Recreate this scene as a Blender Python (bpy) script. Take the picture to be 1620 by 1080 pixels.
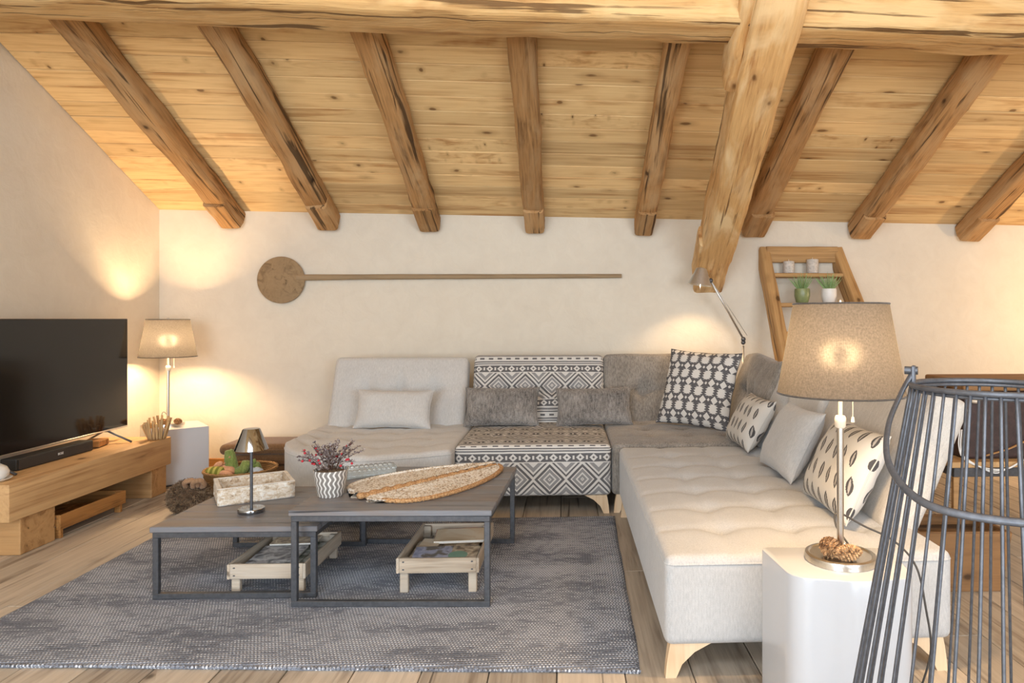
import bpy, bmesh, math, random
from mathutils import Vector, Matrix, noise
R = math.radians
PI = math.pi
scene = bpy.context.scene
C = scene.collection
for o in list(bpy.data.objects):
    bpy.data.objects.remove(o)

# ------------------------------------------------------------------ camera
cam_d = bpy.data.cameras.new('camera')
cam = bpy.data.objects.new('camera', cam_d)
C.objects.link(cam)
cam.location = (0, 0, 1.2)
cam.rotation_euler = (R(90), 0, R(-3))
cam_d.sensor_width = 36
cam_d.lens = 24
cam_d.shift_x = -0.0874
cam_d.shift_y = -0.0222
cam_d.clip_start = 0.05
scene.camera = cam

# ------------------------------------------------------------------ light
vs = scene.view_settings
vs.view_transform = 'Standard'
vs.look = 'None'
vs.gamma = 1.0
vs.use_curve_mapping = False
vs.exposure = 0.15
world = bpy.data.worlds.new('world')
scene.world = world
world.use_nodes = True
bg = world.node_tree.nodes['Background']
bg.inputs['Color'].default_value = (0.72, 0.84, 1.0, 1)
bg.inputs['Strength'].default_value = 1.0

def area(name, loc, rot, sx, sy, power, col):
    l = bpy.data.lights.new(name, 'AREA')
    l.shape = 'RECTANGLE'; l.size = sx; l.size_y = sy
    l.energy = power; l.color = col
    o = bpy.data.objects.new(name, l)
    o.location = loc; o.rotation_euler = rot
    C.objects.link(o)
    return o
# daylight entering by the glazed gable wall behind the camera
area('daylight_window_1', (-1.6, -2.46, 1.45), (R(90), 0, 0), 2.3, 1.9, 150, (0.78, 0.89, 1.0))
area('daylight_window_2', (2.4, -2.46, 1.45), (R(90), 0, 0), 2.3, 1.9, 150, (0.78, 0.89, 1.0))
# added fill from above: cool light on rug, table tops and seats
area('overhead_fill_light', (-0.3, -0.55, 3.36), (R(32), 0, 0), 2.6, 1.3, 85, (0.72, 0.86, 1.0))
def point(name, loc, power, col, rad=0.04, parent=None):
    l = bpy.data.lights.new(name, 'POINT')
    l.energy = power; l.color = col; l.shadow_soft_size = rad
    o = bpy.data.objects.new(name, l)
    o.location = loc
    C.objects.link(o)
    return o
WARM = (1.0, 0.68, 0.37)
# lamp beyond the right edge of the picture, warming that end of the back wall
point('right_corner_lamp', (4.35, 4.75, 1.25), 34, WARM, 0.08)

# ------------------------------------------------------------------ node helpers
class S:
    """wraps a socket so that shader maths can be written as expressions"""
    def __init__(s, nt, k): s.nt = nt; s.k = k
    def m(s, op, *a, clamp=False):
        n = s.nt.nodes.new('ShaderNodeMath'); n.operation = op; n.use_clamp = clamp
        for i, v in enumerate((s,) + a):
            if isinstance(v, S): s.nt.links.new(v.k, n.inputs[i])
            else: n.inputs[i].default_value = v
        return S(s.nt, n.outputs[0])
    def __add__(s, o): return s.m('ADD', o)
    def __sub__(s, o): return s.m('SUBTRACT', o)
    def __mul__(s, o): return s.m('MULTIPLY', o)
    def __truediv__(s, o): return s.m('DIVIDE', o)
    def lt(s, o): return s.m('LESS_THAN', o)
    def gt(s, o): return s.m('GREATER_THAN', o)
    def abs(s): return s.m('ABSOLUTE')
    def fr(s): return s.m('FRACT')
    def fl(s): return s.m('FLOOR')
    def mx(s, o): return s.m('MAXIMUM', o)
    def mn(s, o): return s.m('MINIMUM', o)
    def sin(s): return s.m('SINE')
    def cl(s): return s.m('ADD', 0.0, clamp=True)
    def between(s, a, b): return s.gt(a) * s.lt(b)
    def inv(s): return s * -1.0 + 1.0

class Mat:
    def __init__(s, name, rough=0.6, metal=0.0, color=(0.8, 0.8, 0.8), spec=0.5):
        s.m = bpy.data.materials.new(name); s.m.use_nodes = True
        s.nt = s.m.node_tree; s.b = s.nt.nodes['Principled BSDF']
        s.b.inputs['Roughness'].default_value = rough
        s.b.inputs['Metallic'].default_value = metal
        s.b.inputs['Base Color'].default_value = (*color, 1)
        s.b.inputs['Specular IOR Level'].default_value = spec
    def n(s, t): return s.nt.nodes.new(t)
    def link(s, a, b): s.nt.links.new(a.k if isinstance(a, S) else a, b)
    def coord(s, kind='Object'):
        return s.n('ShaderNodeTexCoord').outputs[kind]
    def rnd(s): return S(s.nt, s.n('ShaderNodeObjectInfo').outputs['Random'])
    def sep(s, vec):
        x = s.n('ShaderNodeSeparateXYZ'); s.link(vec, x.inputs[0])
        return [S(s.nt, x.outputs[i]) for i in range(3)]
    def comb(s, x, y, z):
        c = s.n('ShaderNodeCombineXYZ')
        for i, v in enumerate((x, y, z)):
            if isinstance(v, S): s.link(v, c.inputs[i])
            else: c.inputs[i].default_value = v
        return c.outputs[0]
    def map(s, vec, scale=(1, 1, 1), loc=None):
        mp = s.n('ShaderNodeMapping'); s.link(vec, mp.inputs['Vector'])
        mp.inputs['Scale'].default_value = scale
        if loc is not None: s.link(loc, mp.inputs['Location'])
        return mp.outputs[0]
    def noise(s, vec, scale=5, detail=3, rough=0.5, dist=0.0):
        x = s.n('ShaderNodeTexNoise'); s.link(vec, x.inputs['Vector'])
        x.inputs['Scale'].default_value = scale; x.inputs['Detail'].default_value = detail
        x.inputs['Roughness'].default_value = rough; x.inputs['Distortion'].default_value = dist
        return S(s.nt, x.outputs['Fac'])
    def voro(s, vec, scale=5, out='Distance', feature='F1'):
        x = s.n('ShaderNodeTexVoronoi'); s.link(vec, x.inputs['Vector']); x.feature = feature
        x.inputs['Scale'].default_value = scale
        return S(s.nt, x.outputs[out])
    def ramp(s, fac, stops, interp='LINEAR'):
        x = s.n('ShaderNodeValToRGB'); s.link(fac, x.inputs[0]); x.color_ramp.interpolation = interp
        e = x.color_ramp.elements
        while len(e) < len(stops): e.new(0.5)
        for el, (p, c) in zip(e, stops):
            el.position = p; el.color = (*c, 1)
        return x.outputs[0]
    def mix(s, fac, a, b, mode='MIX'):
        x = s.n('ShaderNodeMix'); x.data_type = 'RGBA'; x.blend_type = mode
        for v, i in ((fac, 0), (a, 6), (b, 7)):
            if isinstance(v, (int, float)): x.inputs[i].default_value = v
            elif isinstance(v, tuple): x.inputs[i].default_value = (*v, 1)
            else: s.link(v, x.inputs[i])
        return x.outputs[2]
    def col(s, sock):
        if isinstance(sock, tuple): s.b.inputs['Base Color'].default_value = (*sock, 1)
        else: s.link(sock, s.b.inputs['Base Color'])
    def bump(s, h, strength=0.3, dist=0.01):
        x = s.n('ShaderNodeBump'); s.link(h, x.inputs['Height'])
        x.inputs['Strength'].default_value = strength; x.inputs['Distance'].default_value = dist
        s.link(x.outputs[0], s.b.inputs['Normal'])

def srgb(r, g, b):
    f = lambda c: ((c / 255 + 0.055) / 1.055) ** 2.4 if c > 10 else c / 255 / 12.92
    return (f(r), f(g), f(b))

def mul(c, k): return tuple(min(1, v * k) for v in c)

MATS = {}
def wood(name, light, dark, axis='x', grain=1.0, knots=0.0, var=0.12, rough=0.6, bump=0.25, cracks=0.0, patch=None, fine=0.22):
    """timber: fibres run along the local axis; knots, drying cracks, weather patches"""
    t = Mat(name, rough=rough, spec=0.3)
    o = t.coord('Object')
    r = t.rnd()
    off = t.comb(r * 37.0, r * 91.0, r * 53.0)
    def sc(a, b):
        return {'x': (a, b, b), 'y': (b, a, b), 'z': (b, b, a)}[axis]
    v1 = t.map(o, sc(0.9 * grain, 16 * grain), off)
    v2 = t.map(o, sc(3 * grain, 90 * grain), off)
    v3 = t.map(o, sc(1.2, 3.5), off)
    warp = t.noise(v3, 1.3, 3, 0.55, 0.6)
    g1 = t.noise(v1, 1.0, 4, 0.6, 1.2)
    g2 = t.noise(v2, 1.0, 2, 0.5, 0.2)
    rings = ((g1 * 9.0 + warp * 6.0).sin() * 0.5 + 0.5)
    f = rings * 0.40 + g1 * 0.45 + g2 * fine - 0.05 - (fine - 0.22) * 0.5
    c = t.ramp(f.cl(), [(0.12, dark), (0.5, tuple(0.45 * a + 0.55 * b for a, b in zip(dark, light))), (0.85, light)])
    h = g1 * 0.6 + g2 * 0.5
    if patch:
        p = t.noise(t.map(o, sc(1.6, 5.0), off), 1.0, 4, 0.6, 0.8)
        pm = ((p - 0.5) * 6.0 + 0.3).cl()
        c = t.mix(pm * 0.75, c, patch)
    if knots:
        vk = t.map(o, sc(4.6, 7.5), off)
        d = t.voro(vk, 1.0)
        keep = t.sep(t.voro(vk, 1.0, 'Color').k)[0].gt(1 - knots)
        wd = (t.noise(vk, 3.0, 2) - 0.5) * 0.16
        kr = ((d + wd) * -16.0 + 2.1).cl() * keep
        halo = ((d + wd) * -5.0 + 1.6).cl() * keep
        c = t.mix(halo * 0.35, c, mul(dark, 0.75))
        c = t.mix(kr * 0.85, c, mul(dark, 0.35))
    if cracks:
        vc = t.map(o, sc(0.7, 22), off)
        ck = t.noise(vc, 1.0, 2, 0.5, 0.9)
        cm = ((ck - (0.72 - cracks)) * 14.0).cl()
        c = t.mix(cm * 0.8, c, mul(dark, 0.3))
        h = h - cm * 0.8
    # every board its own tone
    k = r * (2 * var) + (1 - var)
    c = t.mix(1.0, c, t.comb(k, k, k), 'MULTIPLY')
    t.col(c)
    t.bump(h, bump, 0.01)
    MATS[name] = t.m
    return t.m

def fabric(name, c1, c2, weave=260, bump=0.35, mott=0.3, rough=0.95, coord='Object', sheen=0.25):
    t = Mat(name, rough=rough, spec=0.15)
    o = t.coord(coord)
    n1 = t.noise(o, weave, 2, 0.7)
    n2 = t.noise(o, 7, 3, 0.6)
    n3 = t.noise(t.map(o, (1, 1, 0.25)), weave * 0.6, 1, 0.5)
    f = (n1 * 0.6 + n3 * 0.5 + n2 * mott - 0.05 - mott * 0.5).cl()
    t.col(t.ramp(f, [(0.25, c1), (0.75, c2)]))
    t.b.inputs['Sheen Weight'].default_value = sheen
    t.bump(n1 + n3 * 0.6, bump, 0.003)
    MATS[name] = t.m
    return t.m

def plain(name, color, rough=0.5, metal=0.0, spec=0.5, nscale=40, amt=0.08, bump=0.0, coat=0.0):
    t = Mat(name, rough=rough, metal=metal, spec=spec)
    o = t.coord('Object')
    n = t.noise(o, nscale, 3, 0.6)
    t.col(t.ramp(n, [(0.3, mul(color, 1 - amt)), (0.7, mul(color, 1 + amt))]))
    if bump: t.bump(n, bump, 0.004)
    if coat:
        t.b.inputs['Coat Weight'].default_value = coat
        t.b.inputs['Coat Roughness'].default_value = 0.05
    MATS[name] = t.m
    return t.m

def emit(name, color, strength):
    t = Mat(name, color=color)
    t.b.inputs['Emission Color'].default_value = (*color, 1)
    t.b.inputs['Emission Strength'].default_value = strength
    MATS[name] = t.m
    return t.m

# ------------------------------------------------------------------ object helpers
def link(name, me, mat=None, parent=None, smooth=False):
    o = bpy.data.objects.new(name, me)
    C.objects.link(o)
    if mat is not None and not me.materials: me.materials.append(mat)
    if smooth:
        for p in me.polygons: p.use_smooth = True
    if parent is not None: o.parent = parent
    return o

def mesh(name, verts, faces, mat=None, parent=None, smooth=False):
    me = bpy.data.meshes.new(name)
    me.from_pydata([tuple(v) for v in verts], [], faces)
    me.update()
    return link(name, me, mat, parent, smooth)

def frombm(name, bm, mat=None, parent=None, smooth=False):
    bmesh.ops.recalc_face_normals(bm, faces=bm.faces)
    me = bpy.data.meshes.new(name); bm.to_mesh(me); bm.free()
    return link(name, me, mat, parent, smooth)

def tag(o, label, cat, group=None):
    o['label'] = label; o['category'] = cat
    if group: o['group'] = group
    return o

def empty(name, loc, rz=0.0, label=None, cat=None, group=None):
    o = bpy.data.objects.new(name, None)
    o.empty_display_size = 0.1
    o.location = loc; o.rotation_euler = (0, 0, rz)
    C.objects.link(o)
    if label: tag(o, label, cat, group)
    return o

def structure(o):
    o['kind'] = 'structure'
    return o

def copy_tree(o, parent=None):
    c = o.copy(); C.objects.link(c); c.parent = parent
    for ch in list(o.children): copy_tree(ch, c)
    return c

def abox(bm, lo, hi, bev=0.0, seg=1):
    """adds a bevelled axis aligned box to a bmesh"""
    vs_ = [bm.verts.new((x, y, z)) for x in (lo[0], hi[0]) for y in (lo[1], hi[1]) for z in (lo[2], hi[2])]
    fs = [bm.faces.new([vs_[i] for i in q]) for q in ((0, 1, 3, 2), (4, 6, 7, 5), (0, 4, 5, 1), (2, 3, 7, 6), (0, 2, 6, 4), (1, 5, 7, 3))]
    if bev:
        es = {e for f in fs for e in f.edges}
        bmesh.ops.bevel(bm, geom=list(es), offset=bev, segments=seg, affect='EDGES', profile=0.5)

def box(name, lo, hi, mat, parent=None, bev=0.004, seg=1, smooth=False):
    bm = bmesh.new(); abox(bm, lo, hi, bev, seg)
    return frombm(name, bm, mat, parent, smooth)

def frames(pts):
    """parallel transport frames along a path"""
    out = []
    n = len(pts); prev = None
    for i in range(n):
        t = (pts[min(i + 1, n - 1)] - pts[max(i - 1, 0)])
        t = t.normalized() if t.length > 1e-9 else Vector((0, 0, 1))
        if prev is None:
            a = Vector((0, 0, 1)) if abs(t.z) < 0.9 else Vector((1, 0, 0))
            u = a.cross(t).normalized()
        else:
            u = prev - t * prev.dot(t)
            u = u.normalized() if u.length > 1e-9 else Vector((1, 0, 0))
        prev = u
        out.append((t, u, t.cross(u)))
    return out

def tube_bm(bm, pts, r, seg=8, closed=False, cap=True, flat=1.0):
    pts = [Vector(p) for p in pts]
    n = len(pts)
    if closed:
        ext = [pts[-1]] + pts + [pts[0]]
        fr = frames(ext)[1:-1]
    else: fr = frames(pts)
    rings = []
    for i, p in enumerate(pts):
        rr = r[i] if isinstance(r, (list, tuple)) else r
        t, u, w = fr[i]
        rings.append([bm.verts.new(p + (u * math.cos(2 * PI * k / seg) + w * math.sin(2 * PI * k / seg) * flat) * rr) for k in range(seg)])
    last = n if closed else n - 1
    for i in range(last):
        a, b = rings[i], rings[(i + 1) % n]
        for k in range(seg):
            bm.faces.new((a[k], a[(k + 1) % seg], b[(k + 1) % seg], b[k]))
    if cap and not closed:
        bm.faces.new(rings[0][::-1]); bm.faces.new(rings[-1])

def tube(name, pts, r, mat, parent=None, seg=8, closed=False, flat=1.0):
    bm = bmesh.new(); tube_bm(bm, pts, r, seg, closed, True, flat)
    return frombm(name, bm, mat, parent, True)

def lathe_bm(bm, prof, seg=32, c=(0, 0, 0), wob=None):
    rings = []
    for (r, z) in prof:
        if r < 1e-6: rings.append([bm.verts.new((c[0], c[1], c[2] + z))])
        else: rings.append([bm.verts.new((c[0] + r * math.cos(2 * PI * k / seg), c[1] + r * math.sin(2 * PI * k / seg), c[2] + z)) for k in range(seg)])
    for a, b in zip(rings, rings[1:]):
        for k in range(seg):
            k2 = (k + 1) % seg
            if len(a) == 1 and len(b) == 1: continue
            if len(a) == 1: bm.faces.new((a[0], b[k], b[k2]))
            elif len(b) == 1: bm.faces.new((a[k], a[k2], b[0]))
            else: bm.faces.new((a[k], a[k2], b[k2], b[k]))

def lathe(name, prof, mat, parent=None, seg=32, c=(0, 0, 0), smooth=True):
    bm = bmesh.new(); lathe_bm(bm, prof, seg, c)
    o = frombm(name, bm, mat, parent, smooth)
    if smooth:
        o.data.set_sharp_from_angle(angle=R(40))
    return o

def smooth_path(pts, n=8):
    """Catmull-Rom"""
    P = [Vector(p) for p in pts]; P = [P[0] * 2 - P[1]] + P + [P[-1] * 2 - P[-2]]
    out = []
    for i in range(1, len(P) - 2):
        for k in range(n):
            t = k / n
            a, b, c, d = P[i - 1], P[i], P[i + 1], P[i + 2]
            out.append(0.5 * ((2 * b) + (c - a) * t + (2 * a - 5 * b + 4 * c - d) * t * t + (3 * b - a - 3 * c + d) * t ** 3))
    out.append(P[-2])
    return out

def nz(v, s=1.0, seed=0.0):
    return noise.noise(Vector((v[0] * s + seed, v[1] * s + seed * 1.7, v[2] * s - seed)))

def steps(L, r, n):
    a = [0, 0.13 * r, 0.38 * r, 0.7 * r, r]
    mid = [r + (L - 2 * r) * i / n for i in range(1, n)]
    return a + mid + [L - v for v in reversed(a)]

def rbox(name, w, d, h, r, n, mat, parent=None, disp=None, warp=None, crown=0.0, puff=0.0):
    """upholstered block: x centred, y 0..d, z 0..h, rounded edges; disp lowers the top, puff swells the sides"""
    X, Y, Z = steps(w, r, n[0]), steps(d, r, n[1]), steps(h, r, n[2])
    idx = {}; V = []; UV = []
    def vert(i, j, k):
        key = (i, j, k)
        if key in idx: return idx[key]
        p = Vector((X[i], Y[j], Z[k]))
        q = Vector((min(max(p.x, r), w - r), min(max(p.y, r), d - r), min(max(p.z, r), h - r)))
        nn = p - q
        if nn.length > 1e-9: p = q + nn.normalized() * r
        fx, fy, fz = p.x / w * 2 - 1, p.y / d * 2 - 1, p.z / h * 2 - 1
        if k == len(Z) - 1 or nn.z > 0.2 * r:
            p.z += crown * max(0, 1 - fx ** 4) * max(0, 1 - fy ** 4)
            if disp: p.z -= disp(p.x - w / 2, p.y) * (nn.z / max(nn.length, 1e-9) if nn.length > 0 else 1)
        if puff:
            a = max(0, 1 - fx * fx) * max(0, 1 - fz * fz)
            if nn.y < 0: p.y -= puff * a * (-nn.y / nn.length)
            if nn.y > 0: p.y += puff * a * (nn.y / nn.length)
        p.x -= w / 2
        idx[key] = len(V)
        V.append(warp(p) if warp else p)
        return idx[key]
    F = []; FU = []
    a, b, c = len(X) - 1, len(Y) - 1, len(Z) - 1
    def quad(q, uvf):
        F.append([vert(*v) for v in q]); FU.append([uvf(X[v[0]] - w / 2, Y[v[1]], Z[v[2]]) for v in q])
    top = lambda x, y, z: (x, h + y); front = lambda x, y, z: (x, z); back = lambda x, y, z: (x, h + d + h - z)
    side = lambda x, y, z: (y, z)
    for i in range(a):
        for j in range(b):
            quad([(i, j, c), (i + 1, j, c), (i + 1, j + 1, c), (i, j + 1, c)], top)
            quad([(i, j, 0), (i, j + 1, 0), (i + 1, j + 1, 0), (i + 1, j, 0)], lambda x, y, z: (x, -y))
        for k in range(c):
            quad([(i, 0, k), (i + 1, 0, k), (i + 1, 0, k + 1), (i, 0, k + 1)], front)
            quad([(i, b, k), (i, b, k + 1), (i + 1, b, k + 1), (i + 1, b, k)], back)
    for j in range(b):
        for k in range(c):
            quad([(0, j, k), (0, j, k + 1), (0, j + 1, k + 1), (0, j + 1, k)], side)
            quad([(a, j, k), (a, j + 1, k), (a, j + 1, k + 1), (a, j, k + 1)], side)
    me = bpy.data.meshes.new(name)
    me.from_pydata([tuple(v) for v in V], [], F)
    uv = me.uv_layers.new(name='UVMap')
    li = 0
    for fu in FU:
        for u in fu:
            uv.data[li].uv = u; li += 1
    me.update()
    return link(name, me, mat, parent, True)

def timber(name, L, w, h, mat, parent=None, seed=0, hew=0.008, bev=0.028, n=40, wander=0.012, taper=0.0):
    """hewn beam along local x (0..L), section w (y) by h (z, 0 = top face, hanging down +z)"""
    rnd = random.Random(seed)
    sec = []
    b = bev
    for (cy, cz, a0) in ((w / 2 - b, b, -90), (w / 2 - b, h - b, 0), (-w / 2 + b, h - b, 90), (-w / 2 + b, b, 180)):
        for k in range(3):
            a = R(a0 + 45 * k)
            sec.append((cy + b * math.cos(a), cz + b * math.sin(a)))
        # one point half way along the face so the hewing can dent it
    pts = []
    m = len(sec)
    full = []
    for i in range(m):
        full.append(sec[i])
        if i % 3 == 2:
            a, c = sec[i], sec[(i + 1) % m]
            for t in (0.33, 0.66): full.append((a[0] + (c[0] - a[0]) * t, a[1] + (c[1] - a[1]) * t))
    m = len(full)
    V = []
    for i in range(n + 1):
        x = L * i / n
        oy = wander * nz((x * 0.5, seed, 0)); oz = wander * 0.6 * nz((x * 0.5, seed, 7))
        k_ = 1 - taper * x / L
        for j, (y, z) in enumerate(full):
            p = Vector((x, y, z))
            dd = hew * (nz((x * 3, y * 6, z * 6), 1.0, seed) + 0.6 * nz((x * 9, y * 9, z * 9), 1.0, seed + 3))
            c0 = Vector((0, y, z - h / 2)).normalized()
            V.append((x, y * k_ + oy + c0.y * dd, z * (k_ if z > h / 2 else 1) + oz + c0.z * dd))
    F = []
    for i in range(n):
        for j in range(m):
            j2 = (j + 1) % m
            F.append((i * m + j, i * m + j2, (i + 1) * m + j2, (i + 1) * m + j))
    F.append(list(range(m))[::-1]); F.append([n * m + j for j in range(m)])
    o = mesh(name, V, F, mat, parent, True)
    o.data.set_sharp_from_angle(angle=R(50))
    return o

def axes(o, loc, xd, zd):
    """orient object: local x along xd, local z close to zd"""
    x = Vector(xd).normalized(); z = Vector(zd); z = (z - x * z.dot(x)).normalized(); y = z.cross(x)
    o.matrix_world = Matrix(((x.x, y.x, z.x, loc[0]), (x.y, y.y, z.y, loc[1]), (x.z, y.z, z.z, loc[2]), (0, 0, 0, 1)))
    return o

# ------------------------------------------------------------------ materials
t = Mat('plaster', rough=0.85, spec=0.25)
o_ = t.coord('Object')
n1 = t.noise(o_, 1.6, 4, 0.6, 0.6); n2 = t.noise(o_, 9, 4, 0.6, 0.8); n3 = t.noise(o_, 60, 2, 0.6)
t.col(t.ramp((n1 * 0.55 + n2 * 0.45).cl(), [(0.3, (0.72, 0.640, 0.525)), (0.7, (0.80, 0.728, 0.608))]))
t.bump(n2 * 0.8 + n3 * 0.15, 0.22, 0.02)
PLASTER = t.m
PINE = wood('pine_board', srgb(242, 208, 150), srgb(182, 128, 72), 'x', 0.9, knots=0.66, var=0.17, rough=0.5, bump=0.12, fine=0.35)
RAFTER = wood('old_rafter', srgb(200, 152, 98), srgb(84, 54, 26), 'x', 1.2, knots=0.25, var=0.12, rough=0.8, bump=0.8, cracks=0.12, fine=0.6, patch=srgb(196, 160, 116))
PURLIN = wood('purlin_timber', srgb(226, 184, 124), srgb(150, 100, 52), 'x', 1.0, knots=0.25, var=0.05, rough=0.75, bump=0.8, cracks=0.13, fine=0.5, patch=srgb(232, 198, 144))
PRINCIPAL = wood('principal_timber', srgb(226, 182, 122), srgb(160, 106, 56), 'x', 1.3, knots=0.25, var=0.04, rough=0.7, bump=0.6, cracks=0.08, fine=0.5, patch=srgb(240, 212, 164))
OAKFLOOR = wood('oak_floor', srgb(204, 190, 172), srgb(134, 118, 102), 'x', 1.0, knots=0.12, var=0.24, rough=0.5, bump=0.3, cracks=0.06, fine=0.45)
BENCHW = wood('bench_spruce', srgb(212, 172, 122), srgb(154, 112, 70), 'y', 0.8, knots=0.15, var=0.04, rough=0.6, bump=0.35, cracks=0.03)
BLOCKW = wood('bench_block', srgb(198, 156, 106), srgb(136, 96, 56), 'x', 0.8, knots=0.2, var=0.06, rough=0.6, bump=0.35, cracks=0.05)
SKIRT = wood('skirting', srgb(200, 142, 78), srgb(150, 96, 46), 'x', 1.0, var=0.02)
CRATEW = wood('crate_slat', srgb(202, 186, 166), srgb(138, 120, 100), 'x', 1.3, knots=0.1, var=0.16, rough=0.75, bump=0.35, cracks=0.08, fine=0.45, patch=srgb(196, 186, 172))
CRATEB = wood('crate_slat_brown', srgb(186, 132, 74), srgb(112, 72, 34), 'x', 1.3, knots=0.1, var=0.14, rough=0.75, bump=0.35, cracks=0.06)
LADDERW = wood('ladder_oak', srgb(198, 158, 106), srgb(132, 92, 52), 'x', 1.0, knots=0.22, var=0.08, rough=0.65, bump=0.35, cracks=0.06)
LEGW = wood('pale_beech', srgb(236, 210, 176), srgb(206, 170, 130), 'z', 1.0, var=0.03, rough=0.5, bump=0.05)
PEELW = wood('peel_wood', srgb(170, 146, 114), srgb(116, 96, 72), 'x', 1.0, knots=0.1, var=0.02, rough=0.8, bump=0.35, cracks=0.05)
PEELD = wood('peel_disc_wood', srgb(166, 140, 106), srgb(110, 88, 62), 'z', 0.8, knots=0.1, var=0.02, rough=0.8, bump=0.35, cracks=0.04)
TABLEW = wood('grey_mango', srgb(132, 133, 138), srgb(76, 77, 82), 'x', 1.0, knots=0.0, var=0.05, rough=0.38, bump=0.3, cracks=0.03, patch=srgb(128, 116, 108))
TROUGHW = wood('trough_wood', srgb(156, 116, 76), srgb(100, 70, 42), 'x', 0.9, knots=0.15, var=0.05, rough=0.6, bump=0.3, cracks=0.04)

SUBFLOOR = plain('subfloor', srgb(62, 50, 40), 0.9)
LIGHTGREY = fabric('light_grey_linen', srgb(184, 181, 177), srgb(214, 211, 207), 300)
PALEGREY = fabric('pale_grey_linen', srgb(170, 170, 170), srgb(200, 199, 198), 300)
DARKGREY = fabric('dark_grey_linen', srgb(96, 90, 84), srgb(170, 162, 152), 240, mott=0.4)
CHARCOAL = fabric('charcoal_chenille', srgb(78, 74, 72), srgb(168, 162, 156), 170, mott=0.5, bump=0.6)
FLEECE = fabric('cream_fleece', srgb(186, 180, 172), srgb(212, 206, 198), 150, bump=0.7)
BROWNCLOTH = fabric('brown_canvas', srgb(92, 68, 46), srgb(128, 98, 70), 220)
STEEL = plain('dark_steel', (0.10, 0.104, 0.115), 0.4, 0.5, nscale=60, amt=0.2)
BLACKMETAL = plain('black_wire', (0.11, 0.115, 0.13), 0.4, 0.4, nscale=80, amt=0.2)
BRUSHED = plain('brushed_nickel', (0.62, 0.59, 0.54), 0.28, 1.0, nscale=200, amt=0.05)
CHROME = plain('dark_chrome', (0.33, 0.34, 0.36), 0.08, 1.0, nscale=20, amt=0.02)
ALU = plain('matt_aluminium', (0.62, 0.61, 0.59), 0.4, 0.9, nscale=90, amt=0.05)
WHITEGLOSS = plain('white_lacquer', (0.54, 0.55, 0.575), 0.22, nscale=8, amt=0.01, coat=0.3)
WHITECER = plain('white_ceramic', (0.82, 0.80, 0.76), 0.35, nscale=20, amt=0.03)
PLASTIC = plain('black_plastic', (0.018, 0.017, 0.016), 0.45, nscale=60, amt=0.2)
GRILLE = plain('speaker_grille', (0.035, 0.03, 0.027), 0.7, nscale=400, amt=0.5, bump=0.4)
SCREEN = plain('tv_panel', (0.006, 0.006, 0.007), 0.09, nscale=5, amt=0.02)
CREAMPL = plain('cream_plastic', (0.80, 0.70, 0.56), 0.5, amt=0.03)
CORD = plain('dark_cord', (0.05, 0.045, 0.04), 0.5)
BULB = emit('bulb_glow', (1.0, 0.80, 0.52), 14)

# ------------------------------------------------------------------ room shell
X0, X1, YB, YF = -3.25, 5.5, 5.645, -2.6
SL = 0.46
YR = 1.5
def ceilz(x, y): return 2.036 - 0.0106 * x + SL * (YB - y)

ex = Vector((1, 0, -0.0106)).normalized()
es = Vector((0, -1, SL)).normalized()
ed = ex.cross(es).normalized()          # points down into the room
def ceil_pt(x, s):
    """point of the ceiling surface at lateral x and distance s up the slope from the eave"""
    return Vector((x, YB - s / math.sqrt(1 + SL * SL), ceilz(x, YB - s / math.sqrt(1 + SL * SL))))
SLEN = (YB - YR) * math.sqrt(1 + SL * SL)

# floor: one slab, boards laid lengthwise towards the back wall
fl = structure(box('floor', (X0 - 0.2, YF - 0.2, -0.12), (X1 + 0.2, YB + 0.2, -0.0201), SUBFLOOR, bev=0))
bm = bmesh.new(); PL = 1.9; PW = 0.23
abox(bm, (0, -PW / 2 + 0.0018, -0.02), (PL, PW / 2 - 0.0018, 0), 0.003)
bmesh.ops.recalc_face_normals(bm, faces=bm.faces)
pme = bpy.data.meshes.new('plank'); bm.to_mesh(pme); bm.free(); pme.materials.append(OAKFLOOR)
rn = random.Random(4)
k = 0; x = X0 + PW / 2
while x < X1:
    y = YF - rn.random() * PL
    while y < YB:
        a, b = max(y, YF), min(y + PL, YB)
        if b - a > 0.05:
            o = link('plank', pme, None, fl)
            o.location = (x, a, 0); o.rotation_euler = (0, 0, R(90)); o.scale = ((b - a - 0.002) / PL, 1, 1)
        y += PL
    x += PW

def prism_wall(name, prof, axis, a, b, mat):
    """extrudes a polygon profile along an axis"""
    n = len(prof)
    if axis == 'x': V = [(a, p, q) for p, q in prof] + [(b, p, q) for p, q in prof]
    else: V = [(p, a, q) for p, q in prof] + [(p, b, q) for p, q in prof]
    F = [list(range(n)), list(range(n, 2 * n))[::-1]] + [[i, n + i, n + (i + 1) % n, (i + 1) % n] for i in range(n)]
    bm = bmesh.new(); vs_ = [bm.verts.new(v) for v in V]
    for f in F: bm.faces.new([vs_[i] for i in f])
    return structure(frombm(name, bm, mat))
ZF = 2.95
def gable(xx): return [(YF, -0.02), (YB, -0.02), (YB, ceilz(xx, YB) + 0.03), (YR, ceilz(xx, YR) + 0.03), (YF, ZF + 0.03)]
prism_wall('wall_left', gable(X0), 'x', X0 - 0.2, X0, PLASTER)
prism_wall('wall_right', gable(X1), 'x', X1, X1 + 0.2, PLASTER)
prism_wall('wall_back', [(X0 - 0.2, -0.02), (X1 + 0.2, -0.02), (X1 + 0.2, ceilz(X1, YB) + 0.03), (X0 - 0.2, ceilz(X0, YB) + 0.03)], 'y', YB, YB + 0.2, PLASTER)
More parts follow.
